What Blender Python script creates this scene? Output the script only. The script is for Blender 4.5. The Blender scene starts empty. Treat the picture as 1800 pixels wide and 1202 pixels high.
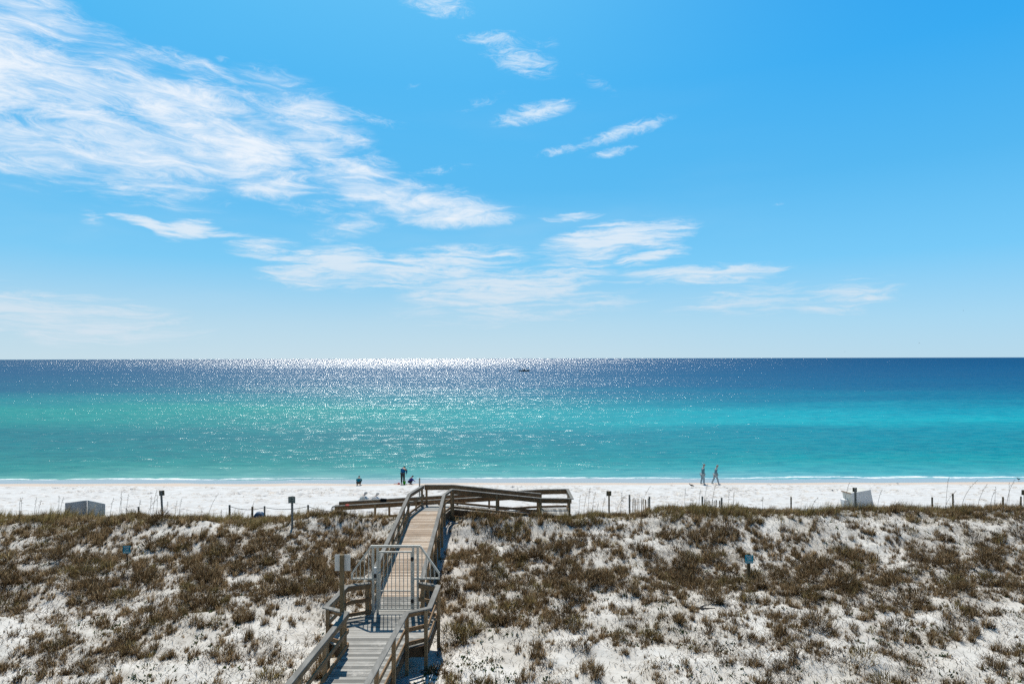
import bpy, bmesh, math, random
import numpy as np
from mathutils import Vector, Matrix
R = math.radians
random.seed(7)
rng = np.random.default_rng(11)
S = bpy.context.scene
COL = S.collection
S.render.engine = 'CYCLES'
S.view_settings.view_transform = 'Standard'
S.view_settings.look = 'None'
S.view_settings.exposure = 0
S.cycles.use_denoising = False
S.cycles.max_bounces = 6
S.cycles.sample_clamp_indirect = 6

# ------------------------------------------------------------------ camera
CAM_Z = 10.5
F = 1100.0            # focal length in pixels of the 1800 px wide photograph
cam = bpy.data.cameras.new('Camera')
cam.lens = 22.0
cam.sensor_width = 36.0
cam.shift_y = 29.0 / 1800.0
cam.clip_end = 300000
camo = bpy.data.objects.new('Camera', cam)
COL.objects.link(camo)
camo.matrix_world = Matrix.Translation((0, 0, CAM_Z)) @ Matrix.Rotation(R(0.127), 4, 'Y') @ Matrix.Rotation(R(90), 4, 'X')
S.camera = camo

def hz(px): return 630.0 - (px - 900) * 0.0022
def at_z(px, py, z):
    k = (CAM_Z - z) / (py - hz(px))
    return (px - 900) * k, F * k
def at_y(px, py, Y):
    return (px - 900) / F * Y, CAM_Z - (py - hz(px)) / F * Y

# ------------------------------------------------------------------ noise in numpy
_perm = rng.permutation(4096)
_vals = rng.random(4096)
def vnoise(x, y, s=0):
    x = np.asarray(x, float); y = np.asarray(y, float)
    xi = np.floor(x).astype(np.int64); yi = np.floor(y).astype(np.int64)
    fx = x - xi; fy = y - yi
    fx = fx * fx * (3 - 2 * fx); fy = fy * fy * (3 - 2 * fy)
    def h(a, b): return _vals[(_perm[(a + s * 131) & 4095] + b) & 4095]
    return ((h(xi, yi) * (1 - fx) + h(xi + 1, yi) * fx) * (1 - fy) +
            (h(xi, yi + 1) * (1 - fx) + h(xi + 1, yi + 1) * fx) * fy)
def fbm(x, y, o=4, s=0):
    t = 0; a = 0.5; n = 0
    for i in range(o):
        t = t + a * vnoise(np.asarray(x) * 2 ** i, np.asarray(y) * 2 ** i, s + i); n += a; a *= 0.5
    return t / n

# ------------------------------------------------------------------ the lie of the land
def sstep(a, b, v):
    t = np.clip((np.asarray(v, float) - a) / (b - a), 0, 1)
    return t * t * (3 - 2 * t)
PY = [-60, 0, 12, 18, 22, 26, 29, 31, 32.4, 33.3, 35, 36.6, 39, 45, 52.6, 54.4, 57, 62, 80, 200, 4000]
PZ = [1.2, 1.2, 1.15, 1.2, 1.3, 1.38, 1.62, 1.95, 2.13, 2.06, 1.5, 1.18, 0.98, 0.6, 0.07, -0.005, -.15, -.5, -1.4, -4, -9]
def second_run_z(x): return 2.10 - (1.5 - np.asarray(x, float)) / 11.2 * 0.66
def first_run_z(x): return 2.64 - np.clip((np.asarray(x, float) + 3.2) / 4.76, 0, 1) * 0.49
def ground(x, y, fine=True):
    x = np.asarray(x, float); y = np.asarray(y, float)
    sh = (fbm(x * .12 + 5, y * 0 + 3.3, 3, 1) - .5) * 2.2
    z = np.interp(y + sh * sstep(24, 30, y) * (1 - sstep(38, 44, y)), PY, PZ)
    dune = 1 - sstep(33.5, 37.5, y)
    crest = sstep(27, 32, y) * (1 - sstep(33.5, 37, y))
    z = z + crest * (0.34 * (fbm(x * .30 + 2, y * .25, 3, 27) - .5) + 0.36 * sstep(2, 9, x) - 0.10 * sstep(-8, -20, x))
    z = z + dune * ((fbm(x * .22, y * .3, 4, 5) - .5) * .75 + (fbm(x * .9, y * 1.1, 3, 9) - .5) * .22)
    z = z + (1 - dune) * (1 - sstep(49, 53, y)) * (fbm(x * .5, y * .6, 3, 15) - .5) * .12
    z = z + sstep(50, 53, y) * (1 - sstep(57, 64, y)) * (fbm(x * .045, y * 0 + 1.5, 3, 21) - .5) * .10
    z = z + np.exp(-((y - 31.9) / 1.0) ** 2) * .40 * sstep(-12.5, -9.5, x) * (1 - sstep(3.6, 7, x))
    # scooped out under the ramps and under the boardwalk
    m = sstep(-10.8, -9.9, x) * (1 - sstep(3.5, 4.4, x)) * sstep(32.35, 32.75, y) * (1 - sstep(35.3, 36.2, y))
    lim = np.where(y < 33.95, first_run_z(x), second_run_z(x)) - .34
    lim = np.where((y < 33.95) & (x < -5), second_run_z(x) - .3, lim)
    z = np.where(m > 0, z * (1 - m) + np.minimum(z, lim) * m, z)
    m2 = sstep(-6.3, -5.3, x) * (1 - sstep(-2.9, -1.9, x)) * (1 - sstep(33, 35, y)) * sstep(4, 8, y)
    lim2 = np.interp(y, [0, 21, 31.5, 33.7], [2, 2, 2.64, 2.64]) - .5
    z = z * (1 - m2) + np.minimum(z, lim2) * m2
    return z
def at_ground(px, py):
    z = 1.0
    for _ in range(25):
        X, Y = at_z(px, py, z)
        z = .5 * z + .5 * float(ground(X, Y))
    return X, Y, float(ground(X, Y))

# ------------------------------------------------------------------ materials
class NT:
    def __init__(self, tree): self.t = tree; self.n = tree.nodes; self.l = tree.links
    def add(self, typ, **kw):
        nd = self.n.new(typ)
        for k, v in kw.items():
            if k == 'ins':
                for key, val in v.items(): self.set(nd, key, val)
            else: setattr(nd, k, v)
        return nd
    def set(self, nd, key, val):
        sock = nd.inputs[key]
        if isinstance(val, bpy.types.NodeSocket): self.l.new(val, sock)
        else: sock.default_value = val
    def math(self, op, a, b=None, c=None, clamp=False):
        nd = self.n.new('ShaderNodeMath'); nd.operation = op; nd.use_clamp = clamp
        for i, v in enumerate((a, b, c)):
            if v is not None: self.set(nd, i, v)
        return nd.outputs[0]
    def vmath(self, op, a, b=None):
        nd = self.n.new('ShaderNodeVectorMath'); nd.operation = op
        self.set(nd, 0, a)
        if b is not None: self.set(nd, 1, b)
        return nd.outputs[0]
    def ramp(self, fac, stops, interp='LINEAR'):
        nd = self.n.new('ShaderNodeValToRGB'); nd.color_ramp.interpolation = interp
        e = nd.color_ramp.elements
        while len(e) < len(stops): e.new(0.5)
        for el, (p, c) in zip(e, stops):
            el.position = p; el.color = c if len(c) == 4 else (*c, 1)
        self.l.new(fac, nd.inputs[0]); return nd.outputs[0]
    def mix(self, fac, a, b, blend='MIX'):
        nd = self.n.new('ShaderNodeMix'); nd.data_type = 'RGBA'; nd.blend_type = blend
        for key, v in ((0, fac), (6, a), (7, b)):
            if isinstance(v, tuple) and len(v) == 3: v = (*v, 1)
            self.set(nd, key, v)
        return nd.outputs[2]
    def mrange(self, v, a, b, c=0.0, d=1.0, smooth=True):
        nd = self.n.new('ShaderNodeMapRange'); nd.interpolation_type = 'SMOOTHSTEP' if smooth else 'LINEAR'
        for i, x in enumerate((v, a, b, c, d)): self.set(nd, i, x)
        return nd.outputs[0]
    def noise(self, vec, scale=1.0, detail=3.0, rough=.5, dist=0.0):
        nd = self.n.new('ShaderNodeTexNoise')
        if vec is not None: self.set(nd, 'Vector', vec)
        nd.inputs['Scale'].default_value = scale; nd.inputs['Detail'].default_value = detail
        nd.inputs['Roughness'].default_value = rough; nd.inputs['Distortion'].default_value = dist
        return nd
    def mapping(self, vec, loc=(0, 0, 0), rot=(0, 0, 0), scale=(1, 1, 1), typ='POINT'):
        nd = self.n.new('ShaderNodeMapping'); nd.vector_type = typ
        self.set(nd, 'Vector', vec)
        nd.inputs['Location'].default_value = loc; nd.inputs['Rotation'].default_value = rot; nd.inputs['Scale'].default_value = scale
        return nd.outputs[0]

def newmat(name):
    m = bpy.data.materials.new(name); m.use_nodes = True
    m.node_tree.nodes.clear()
    t = NT(m.node_tree)
    out = t.add('ShaderNodeOutputMaterial')
    return m, t, out
def srgb(r, g, b):
    f = lambda c: (c / 255 / 12.92) if c <= 10 else ((c / 255 + .055) / 1.055) ** 2.4
    return (f(r), f(g), f(b))

def simple(name, col, rough=.7, var=.18, scale=6.0, spec=.3, metallic=0.0, bump=0.0):
    m, t, out = newmat(name)
    pos = t.add('ShaderNodeNewGeometry').outputs['Position']
    n = t.noise(pos, scale, 4, .6)
    c = t.mix(t.math('MULTIPLY', t.mrange(n.outputs[0], .3, .7), 1.0), tuple(x * (1 - var) for x in col), tuple(min(1, x * (1 + var)) for x in col))
    b = t.add('ShaderNodeBsdfPrincipled', ins={'Base Color': c, 'Roughness': rough, 'Metallic': metallic, 'Specular IOR Level': spec})
    if bump:
        bp = t.add('ShaderNodeBump', ins={'Height': n.outputs[0], 'Strength': bump, 'Distance': .02})
        t.l.new(bp.outputs[0], b.inputs['Normal'])
    t.l.new(b.outputs[0], out.inputs[0])
    return m

def wood(name, c_lo, c_hi, stretch=(1, 1, 1), grime=.5, drift=0.0):
    m, t, out = newmat(name)
    g = t.add('ShaderNodeNewGeometry')
    pos = g.outputs['Position']; rnd = g.outputs['Random Per Island']
    v = t.mapping(pos, scale=stretch)
    off = t.vmath('ADD', v, t.add('ShaderNodeCombineXYZ', ins={0: t.math('MULTIPLY', rnd, 37.0), 1: t.math('MULTIPLY', rnd, 91.0)}).outputs[0])
    n = t.noise(off, 5, 6, .65, .4)
    n2 = t.noise(pos, .9, 3, .6)
    fac = t.math('ADD', t.math('MULTIPLY', n.outputs[0], .9), t.math('MULTIPLY', t.math('SUBTRACT', rnd, .5), .8))
    fac = t.mrange(fac, .2, .74)
    c = t.mix(fac, c_lo, c_hi)
    gm = t.math('MULTIPLY', t.mrange(n2.outputs[0], .45, .75), grime)
    c = t.mix(gm, c, tuple(x * .45 for x in c_lo))
    if drift:   # blown sand lying on the boards
        sd_ = t.noise(pos, 1.7, 6, .75)
        up_ = t.add('ShaderNodeSeparateXYZ', ins={0: g.outputs['Normal']}).outputs[2]
        c = t.mix(t.math('MULTIPLY', t.math('MULTIPLY', t.mrange(sd_.outputs[0], .52, .72), t.mrange(up_, .8, .95)), drift), c, (.62, .59, .54))
    b = t.add('ShaderNodeBsdfPrincipled', ins={'Base Color': c, 'Roughness': .85, 'Specular IOR Level': .15})
    bp = t.add('ShaderNodeBump', ins={'Height': n.outputs[0], 'Strength': .8, 'Distance': .008})
    t.l.new(bp.outputs[0], b.inputs['Normal'])
    t.l.new(b.outputs[0], out.inputs[0])
    return m

M = {}
M['cap'] = wood('weathered_cap', (.19, .18, .16), (.44, .42, .385), (1, .25, 1), .3)
M['board'] = wood('rail_timber', (.24, .15, .083), (.52, .36, .22), (1, 1, 2), .5)
M['post'] = wood('post_timber', (.21, .14, .075), (.50, .35, .21), (3, 3, .5), .5)
M['deck_grey'] = wood('grey_decking', (.20, .195, .18), (.42, .405, .37), (.5, 6, 1), .35, .75)
M['deck_pink'] = wood('tan_decking', (.40, .305, .225), (.62, .51, .405), (.5, 6, 1), .35, .7)
M['fascia'] = wood('fascia_timber', (.10, .062, .036), (.25, .16, .095), (1, 1, 2), .5)
M['gate'] = simple('painted_metal', (.66, .62, .54), .45, .12, 9, .4)
M['dark_metal'] = simple('dark_metal', (.03, .03, .03), .5, .2)
M['white_box'] = simple('pale_plastic', (.72, .72, .7), .5, .05)
M['sign_back'] = simple('sign_sheet', (.76, .74, .70), .5, .05)
M['sign_post'] = wood('sign_post_timber', (.12, .09, .05), (.33, .24, .14), (3, 3, .5), .4)
M['grey_post'] = wood('grey_post_timber', (.15, .145, .13), (.40, .38, .34), (3, 3, .5), .3)
M['tan_sign'] = simple('faded_tan_board', (.22, .19, .13), .8, .2)
M['notice'] = simple('notice_board', (.10, .13, .11), .7, .15)
M['notice_face'] = simple('notice_face', (.34, .38, .33), .7, .12)
M['ink'] = simple('dark_ink', (.03, .035, .03), .8, .05)
M['teal'] = simple('teal_sign_paint', (.01, .43, .58), .5, .08, 5)
M['teal_dark'] = simple('dark_teal_sign_paint', (.006, .29, .40), .5, .08, 5)
M['teal_light'] = simple('pale_teal_paint', (.22, .56, .64), .5, .08, 5)
M['white'] = simple('white_lettering', (.88, .92, .92), .6, .05)
M['rope'] = simple('weathered_rope', (.16, .15, .14), .9, .1)
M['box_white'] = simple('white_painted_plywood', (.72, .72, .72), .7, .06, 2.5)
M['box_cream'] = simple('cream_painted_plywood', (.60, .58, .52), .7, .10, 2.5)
M['box_edge'] = simple('bare_plywood_edge', (.22, .14, .08), .8, .2)
M['blue_tarp'] = simple('blue_tarpaulin', (.05, .10, .18), .6, .2)
M['driftwood'] = wood('driftwood', (.06, .05, .042), (.2, .17, .145), (2, 2, 2), .3)
M['skin'] = simple('skin', (.42, .25, .18), .6, .06)
M['hair_dark'] = simple('dark_hair', (.02, .014, .01), .6, .2)
M['hair_fair'] = simple('grey_hair', (.30, .27, .24), .6, .15)
M['hull'] = simple('dark_hull', (.02, .03, .04), .4, .2)
M['bird_dark'] = simple('dark_feathers', (.035, .035, .035), .8, .3, 20)
M['bird_light'] = simple('pale_feathers', (.35, .35, .34), .8, .15, 20)
M['beak'] = simple('beak_horn', (.25, .12, .03), .6, .1)
M['toy_green'] = simple('green_plastic', (.05, .38, .02), .5, .1)
M['toy_red'] = simple('red_plastic', (.55, .05, .04), .5, .1)
def cloth(name, c): return simple(name, c, .85, .15, 14, .1)

# ------------------------------------------------------------------ object helpers
def tag(o, label=None, cat=None, group=None, kind=None):
    if label: o['label'] = label
    if cat: o['category'] = cat
    if group: o['group'] = group
    if kind: o['kind'] = kind
    return o
def empty(name, loc, label, cat, group=None, rz=0):
    o = bpy.data.objects.new(name, None); COL.objects.link(o)
    o.empty_display_size = .2; o.location = loc; o.rotation_euler = (0, 0, rz)
    return tag(o, label, cat, group)
def link(name, bm, mat, parent=None, smooth=False):
    me = bpy.data.meshes.new(name); bm.to_mesh(me); bm.free()
    me.materials.append(mat)
    if smooth: me.polygons.foreach_set('use_smooth', [True] * len(me.polygons))
    o = bpy.data.objects.new(name, me); COL.objects.link(o)
    if parent: o.parent = parent
    return o
def box(bm, lo, hi, bev=0.0, mat=None):
    r = bmesh.ops.create_cube(bm, size=1)
    vs = r['verts']
    c = [(a + b) / 2 for a, b in zip(lo, hi)]; s = [b - a for a, b in zip(lo, hi)]
    for v in vs: v.co = Vector((v.co.x * s[0] + c[0], v.co.y * s[1] + c[1], v.co.z * s[2] + c[2]))
    if bev:
        es = list({e for v in vs for e in v.link_edges})
        r2 = bmesh.ops.bevel(bm, geom=es, offset=bev, segments=1, affect='EDGES')
        vs = list({v for f in r2['faces'] for v in f.verts} | {v for v in vs if v.is_valid})
    if mat is not None:
        for v in vs: v.co = mat @ v.co
    return vs
def beam(bm, p0, p1, w, h, bev=0.0):
    p0 = Vector(p0); p1 = Vector(p1); d = p1 - p0; L = d.length; y = d.normalized()
    up = Vector((0, 0, 1)) if abs(y.z) < .98 else Vector((0, 1, 0))
    x = y.cross(up).normalized(); z = x.cross(y)
    m = Matrix((x, y, z)).transposed().to_4x4(); m.translation = p0
    box(bm, (-w / 2, 0, -h / 2), (w / 2, L, h / 2), bev, m)
def tube(bm, pts, r, n=8, cap=True):
    pts = [Vector(p) for p in pts]; rings = []
    rs = r if isinstance(r, (list, tuple)) else [r] * len(pts)
    prev = None
    for i, p in enumerate(pts):
        d = (pts[min(i + 1, len(pts) - 1)] - pts[max(i - 1, 0)]).normalized()
        if prev is None:
            a = Vector((0, 0, 1)) if abs(d.z) < .9 else Vector((1, 0, 0))
            u = d.cross(a).normalized()
        else: u = (prev - d * prev.dot(d)).normalized()
        prev = u; v = d.cross(u)
        rings.append([bm.verts.new(p + (u * math.cos(2 * math.pi * k / n) + v * math.sin(2 * math.pi * k / n)) * rs[i]) for k in range(n)])
    for a, b in zip(rings, rings[1:]):
        for k in range(n): bm.faces.new((a[k], a[(k + 1) % n], b[(k + 1) % n], b[k]))
    if cap:
        bm.faces.new(rings[0][::-1]); bm.faces.new(rings[-1])
def ribbon(bm, pts, off, w, z0, z1):
    """sweeps an upright rectangle along a polyline with mitred corners; off = sideways offset (+ left)"""
    P = [Vector(p) for p in pts]; n = len(P); rings = []
    for i, p in enumerate(P):
        ds = []
        if i > 0: ds.append((P[i] - P[i - 1]).to_2d().normalized())
        if i < n - 1: ds.append((P[i + 1] - P[i]).to_2d().normalized())
        ns = [Vector((-d.y, d.x)) for d in ds]
        m = ns[0] if len(ns) == 1 else (ns[0] + ns[1]).normalized()
        k = 1.0 / max(.35, m.dot(ns[0]))
        ring = []
        for o, z in ((off - w / 2, z0), (off + w / 2, z0), (off + w / 2, z1), (off - w / 2, z1)):
            q = p.to_2d() + m * (o * k)
            ring.append(bm.verts.new((q.x, q.y, p.z + z)))
        rings.append(ring)
    for a, b in zip(rings, rings[1:]):
        for k in range(4): bm.faces.new((a[k], a[(k + 1) % 4], b[(k + 1) % 4], b[k]))
    bm.faces.new(rings[0][::-1]); bm.faces.new(rings[-1])
    bmesh.ops.recalc_face_normals(bm, faces=bm.faces)

def mesh_np(name, verts, faces_list, mat, kindlabel=None, attr=None, smooth=False):
    """verts (n,3); faces_list: list of int arrays (m,k)"""
    me = bpy.data.meshes.new(name)
    me.vertices.add(len(verts)); me.vertices.foreach_set('co', np.ascontiguousarray(verts, np.float32).ravel())
    loops = np.concatenate([f.ravel() for f in faces_list]).astype(np.int32)
    counts = np.concatenate([np.full(len(f), f.shape[1]) for f in faces_list])
    starts = np.concatenate([[0], np.cumsum(counts)[:-1]]).astype(np.int32)
    me.loops.add(len(loops)); me.loops.foreach_set('vertex_index', loops)
    me.polygons.add(len(counts)); me.polygons.foreach_set('loop_start', starts)
    if smooth: me.polygons.foreach_set('use_smooth', np.ones(len(counts), bool))
    me.update(calc_edges=True)
    if attr is not None:
        a = me.attributes.new('tint', 'FLOAT_COLOR', 'POINT')
        c = np.ones((len(verts), 4), np.float32); c[:, :3] = attr
        a.data.foreach_set('color', c.ravel())
    me.materials.append(mat)
    o = bpy.data.objects.new(name, me); COL.objects.link(o)
    return o

# ------------------------------------------------------------------ light: sun from the left front, high
SUN_EL, SUN_AZ = 57.0, -11.0      # azimuth measured from +Y, negative = left
sd = Vector((math.sin(R(SUN_AZ)) * math.cos(R(SUN_EL)), math.cos(R(SUN_AZ)) * math.cos(R(SUN_EL)), math.sin(R(SUN_EL))))
sun = bpy.data.lights.new('Sun', 'SUN'); sun.energy = 4.6; sun.angle = R(.53); sun.color = (1, .95, .86)
suno = bpy.data.objects.new('Sun', sun); COL.objects.link(suno)
suno.rotation_euler = (-sd).to_track_quat('-Z', 'Y').to_euler(); suno.location = (0, 0, 60)

W = bpy.data.worlds.new('World'); S.world = W; W.use_nodes = True
W.node_tree.nodes.clear()
w = NT(W.node_tree)
wout = w.add('ShaderNodeOutputWorld'); bg = w.add('ShaderNodeBackground')
w.l.new(bg.outputs[0], wout.inputs[0])
sky = w.add('ShaderNodeTexSky'); sky.sky_type = 'NISHITA'; sky.sun_disc = False
sky.sun_elevation = R(SUN_EL); sky.sun_rotation = R(SUN_AZ); sky.air_density = 1.0; sky.dust_density = .6; sky.ozone_density = 2.5
dirv = w.add('ShaderNodeTexCoord').outputs['Generated']
sx = w.add('ShaderNodeSeparateXYZ', ins={0: dirv})
az = w.math('ARCTAN2', sx.outputs[0], sx.outputs[1])
el = w.math('ARCSINE', w.math('MINIMUM', w.math('MAXIMUM', sx.outputs[2], -1.0), 1.0))
def ael(px, py):
    u = (px - 900) / F; v = (hz(px) - py) / F
    return math.atan(u), math.atan(v / math.sqrt(1 + u * u))
# clear air: pale at the horizon, azure above, deepest away from the sun
grad_r = w.ramp(w.math('DIVIDE', w.math('MAXIMUM', el, 0.0), 1.2), [
    (0.0, srgb(184, 219, 238)), (.045, srgb(166, 216, 244)), (.12, srgb(117, 203, 250)), (.22, srgb(82, 185, 244)),
    (.34, srgb(48, 171, 244)), (.48, srgb(26, 157, 240)), (1.0, srgb(20, 110, 215))])
grad_l = w.ramp(w.math('DIVIDE', w.math('MAXIMUM', el, 0.0), 1.2), [
    (0.0, srgb(198, 223, 236)), (.045, srgb(180, 217, 238)), (.12, srgb(122, 203, 246)), (.22, srgb(85, 187, 243)),
    (.34, srgb(72, 184, 245)), (.48, srgb(84, 192, 248)), (1.0, srgb(90, 180, 245))])
right = w.mrange(az, -.15, .75)
clear = w.mix(right, grad_l, grad_r)
nish = w.vmath('MULTIPLY', sky.outputs[0], (.10, .10, .10))
skyc = w.mix(.06, clear, nish)
# glow round the sun
sdn = w.add('ShaderNodeVectorMath', operation='DOT_PRODUCT', ins={0: dirv, 1: tuple(sd)}).outputs['Value']
glow = w.math('MULTIPLY', w.math('POWER', w.math('MAXIMUM', sdn, 0.0), 14.0), .30)
skyc = w.mix(w.math('MINIMUM', glow, .5), skyc, srgb(190, 228, 252))
# cirrus
uv = w.add('ShaderNodeCombineXYZ', ins={0: az, 1: el}).outputs[0]
def blobs(lst):
    """lst of (px, py, rx, ry, angle up to the right in degrees, weight) -> summed soft mask"""
    acc = None
    for (px, py, rx, ry, a, wt) in lst:
        A, E = ael(px, py)
        k = math.cos(A)
        v = w.mapping(warp, loc=(A, E, 0), rot=(0, 0, R(a)), scale=(rx / F * k, ry / F * k, 1), typ='TEXTURE')
        g = w.add('ShaderNodeTexGradient', gradient_type='SPHERICAL', ins={0: v}).outputs['Fac']
        g = w.math('MULTIPLY', w.math('POWER', g, .6), wt)
        acc = g if acc is None else w.math('MAXIMUM', acc, g)
    return acc
wn = w.noise(w.mapping(uv, scale=(1, 2.0, 1)), 5.0, 5, .6)
warp = w.vmath('ADD', uv, w.vmath('MULTIPLY', w.vmath('SUBTRACT', wn.outputs['Color'], (.5, .5, .5)), (.06, .035, 0)))
def streak(ang, sxx, syy, det=9, rough=.66, seed=0.0, dist=.3):
    v = w.mapping(warp, loc=(seed, seed * 1.7, 0), rot=(0, 0, R(ang)), scale=(sxx, syy, 1))
    return w.noise(v, 1.0, det, rough, dist).outputs[0]
big = blobs([(20, 120, 300, 130, -12, .92), (130, 200, 330, 115, -18, .95), (300, 205, 290, 100, -20, .88), (430, 262, 230, 85, -20, .88),
             (540, 215, 150, 75, -25, .55), (500, 165, 110, 35, 2, .52), (-60, 160, 260, 130, -20, 1.0), (480, 322, 130, 40, 5, .80), (560, 268, 120, 60, -20, .7),
             (610, 300, 110, 36, 3, .80), (60, 35, 150, 60, -10, .72), (700, 350, 190, 45, -4, .78), (640, 380, 120, 36, 22, .66), (800, 378, 140, 30, 2, .74), (330, 130, 120, 40, -8, .55), (620, 250, 60, 25, -20, .55)])
n1 = streak(9, 11, 50, 12, .74, 3.1, .9)
n1b = streak(6, 4.0, 13, 5, .6, 9.4, .4)
a1 = w.math('ADD', w.math('MULTIPLY', big, 1.05), w.math('MULTIPLY', w.math('SUBTRACT', n1, .5), 2.7))
a1 = w.math('ADD', a1, w.math('MULTIPLY', w.math('SUBTRACT', n1b, .5), 1.7))
a1 = w.math('MULTIPLY', w.mrange(a1, .12, 1.35), w.mrange(big, .02, .35))
soft = w.math('MULTIPLY', w.mrange(big, .15, 1.0), w.mrange(n1b, .32, .66, .04, .48))
a1 = w.math('SUBTRACT', w.math('ADD', a1, soft), w.math('MULTIPLY', a1, soft))
low = blobs([(570, 470, 125, 42, 8, .9), (760, 470, 200, 42, 9, .75), (880, 510, 210, 42, 6, .8), (960, 490, 150, 30, 10, .6), (340, 406, 60, 26, 14, .85),
             (275, 396, 85, 13, -9, .85), (380, 411, 90, 9, -3, .6), (470, 437, 70, 26, 4, .5), (1080, 420, 160, 36, 8, .85), (1140, 452, 80, 22, 8, .7), (1230, 484, 190, 24, 1, .72), (700, 508, 60, 16, 8, .4),
             (1005, 379, 70, 10, 4, .6), (1480, 522, 110, 36, 6, .55), (1300, 530, 160, 40, 4, .45), (1500, 494, 40, 8, 0, .45), (0, 514, 60, 14, 0, .6),
             (920, 545, 300, 34, 5, .42), (60, 550, 330, 60, -5, .62), (170, 380, 30, 30, 40, .35), (230, 330, 200, 36, -12, .32)])
n2 = streak(-12, 11, 95, 10, .70, 21.0, .7)
a2 = w.math('ADD', w.math('MULTIPLY', low, 1.1), w.math('MULTIPLY', w.math('SUBTRACT', n2, .5), 2.6))
a2 = w.math('MULTIPLY', w.math('MULTIPLY', w.mrange(a2, .08, .95), w.mrange(low, .02, .38)), .80)
high = blobs([(880, 72, 95, 14, -3, .75), (915, 110, 80, 34, -12, .7), (770, 12, 75, 22, -6, .75), (940, 203, 85, 17, 10, .95), (1100, 232, 105, 16, 14, .8), (990, 264, 60, 8, 8, .65),
              (1080, 266, 55, 8, 6, .75), (650, 205, 80, 15, -8, .5), (770, 295, 80, 12, 10, .45), (850, 187, 60, 14, 12, .35), (1050, 150, 50, 16, -30, .35), (395, 103, 20, 9, 0, .45),
              (455, 118, 22, 6, 0, .45), (735, 152, 25, 6, 0, .35), (970, 72, 20, 14, 20, .4), (1365, 356, 14, 4, 0, .4)])
n3 = streak(-14, 24, 80, 9, .75, 5.5, .9)
a3 = w.math('ADD', w.math('MULTIPLY', high, 1.1), w.math('MULTIPLY', w.math('SUBTRACT', n3, .5), 2.6))
a3 = w.math('MULTIPLY', w.mrange(a3, .15, 1.35), w.mrange(high, .02, .45))
veil = w.math('MULTIPLY', w.mrange(streak(-6, 1.6, 9, 5, .55, 40.0), .45, .8), w.math('MULTIPLY', w.mrange(el, .0, .1), w.mrange(el, .5, .15)))
veil = w.math('MULTIPLY', veil, w.math('MULTIPLY', w.mrange(az, .6, -.1), .22))
cl_col = w.mix(w.mrange(el, .03, .3), srgb(216, 229, 240), srgb(246, 250, 255))
skyc = w.mix(veil, skyc, srgb(200, 225, 240))
skyc = w.mix(a2, skyc, cl_col)
skyc = w.mix(w.math('MULTIPLY', a1, .93), skyc, cl_col)
skyc = w.mix(w.math('MULTIPLY', a3, .78), skyc, srgb(236, 246, 254))
# sky dimmed behind the view and towards the zenith to cut the ambient light
dk = w.math('MULTIPLY', w.mrange(sx.outputs[1], -.25, .40, .34, 1.0), w.mrange(el, .57, 1.0, 1.0, .5))
skyc = w.vmath('MULTIPLY', skyc, w.add('ShaderNodeCombineXYZ', ins={0: dk, 1: dk, 2: dk}).outputs[0])
w.l.new(skyc, bg.inputs[0]); bg.inputs[1].default_value = 1.0

# ------------------------------------------------------------------ ground: one sheet
def make_sand():
    m, t, out = newmat('quartz_sand')
    pos = t.add('ShaderNodeNewGeometry').outputs['Position']
    s = t.add('ShaderNodeSeparateXYZ', ins={0: pos})
    Y, Z = s.outputs[1], s.outputs[2]
    n1 = t.noise(pos, .35, 5, .6); n2 = t.noise(pos, 7, 6, .7); n3 = t.noise(t.mapping(pos, scale=(1, 1.6, 1)), 1.6, 5, .65)
    beach = t.mrange(Y, 34.5, 38.5)
    base = t.mix(t.mrange(n1.outputs[0], .35, .68), (.60, .555, .49), (.735, .70, .645))
    beachc = t.mix(t.mrange(n3.outputs[0], .35, .65), (.56, .54, .515), (.665, .65, .63))
    c = t.mix(beach, base, beachc)
    # plant litter darkening the dune sand in patches
    lit = t.math('MULTIPLY', t.mrange(n3.outputs[0], .52, .70), t.mrange(n2.outputs[0], .42, .62))
    c = t.mix(t.math('MULTIPLY', t.math('MULTIPLY', lit, t.math('SUBTRACT', 1.0, beach)), .75), c, (.20, .165, .12))
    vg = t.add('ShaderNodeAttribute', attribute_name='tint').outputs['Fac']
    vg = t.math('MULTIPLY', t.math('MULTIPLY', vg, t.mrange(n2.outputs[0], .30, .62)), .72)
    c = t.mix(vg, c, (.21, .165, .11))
    # damp band, then wet sand at the water
    wob = t.math('MULTIPLY', t.math('SUBTRACT', t.noise(t.mapping(pos, scale=(.1, .35, 1)), 1, 3, .5).outputs[0], .5), 2.2)
    Yw = t.math('ADD', Y, wob)
    damp = t.mrange(Yw, 50.6, 51.3)
    c = t.mix(damp, c, (.60, .49, .40))
    wet = t.mrange(Yw, 52.0, 52.5)
    c = t.mix(wet, c, (.34, .36, .37))
    rough = t.mrange(wet, 0, 1, .9, .18, False)
    b = t.add('ShaderNodeBsdfPrincipled', ins={'Base Color': c, 'Roughness': rough, 'Specular IOR Level': .35})
    h = t.math('ADD', t.math('MULTIPLY', n2.outputs[0], .5), n3.outputs[0])
    bp = t.add('ShaderNodeBump', ins={'Height': h, 'Strength': t.math('SUBTRACT', .55, t.math('MULTIPLY', wet, .5)), 'Distance': .06})
    t.l.new(bp.outputs[0], b.inputs['Normal'])
    t.l.new(b.outputs[0], out.inputs[0])
    return m
M['sand'] = make_sand()
def axis(lo, hi, step, far_lo, far_hi):
    a = [np.arange(lo, hi + 1e-6, step)]
    g = step; p = lo; L = []
    while p > far_lo: g *= 1.35; p -= g; L.append(p)
    g = step; p = hi; H = []
    while p < far_hi: g *= 1.35; p += g; H.append(p)
    return np.concatenate([np.array(L[::-1]), a[0], np.array(H)])
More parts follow.
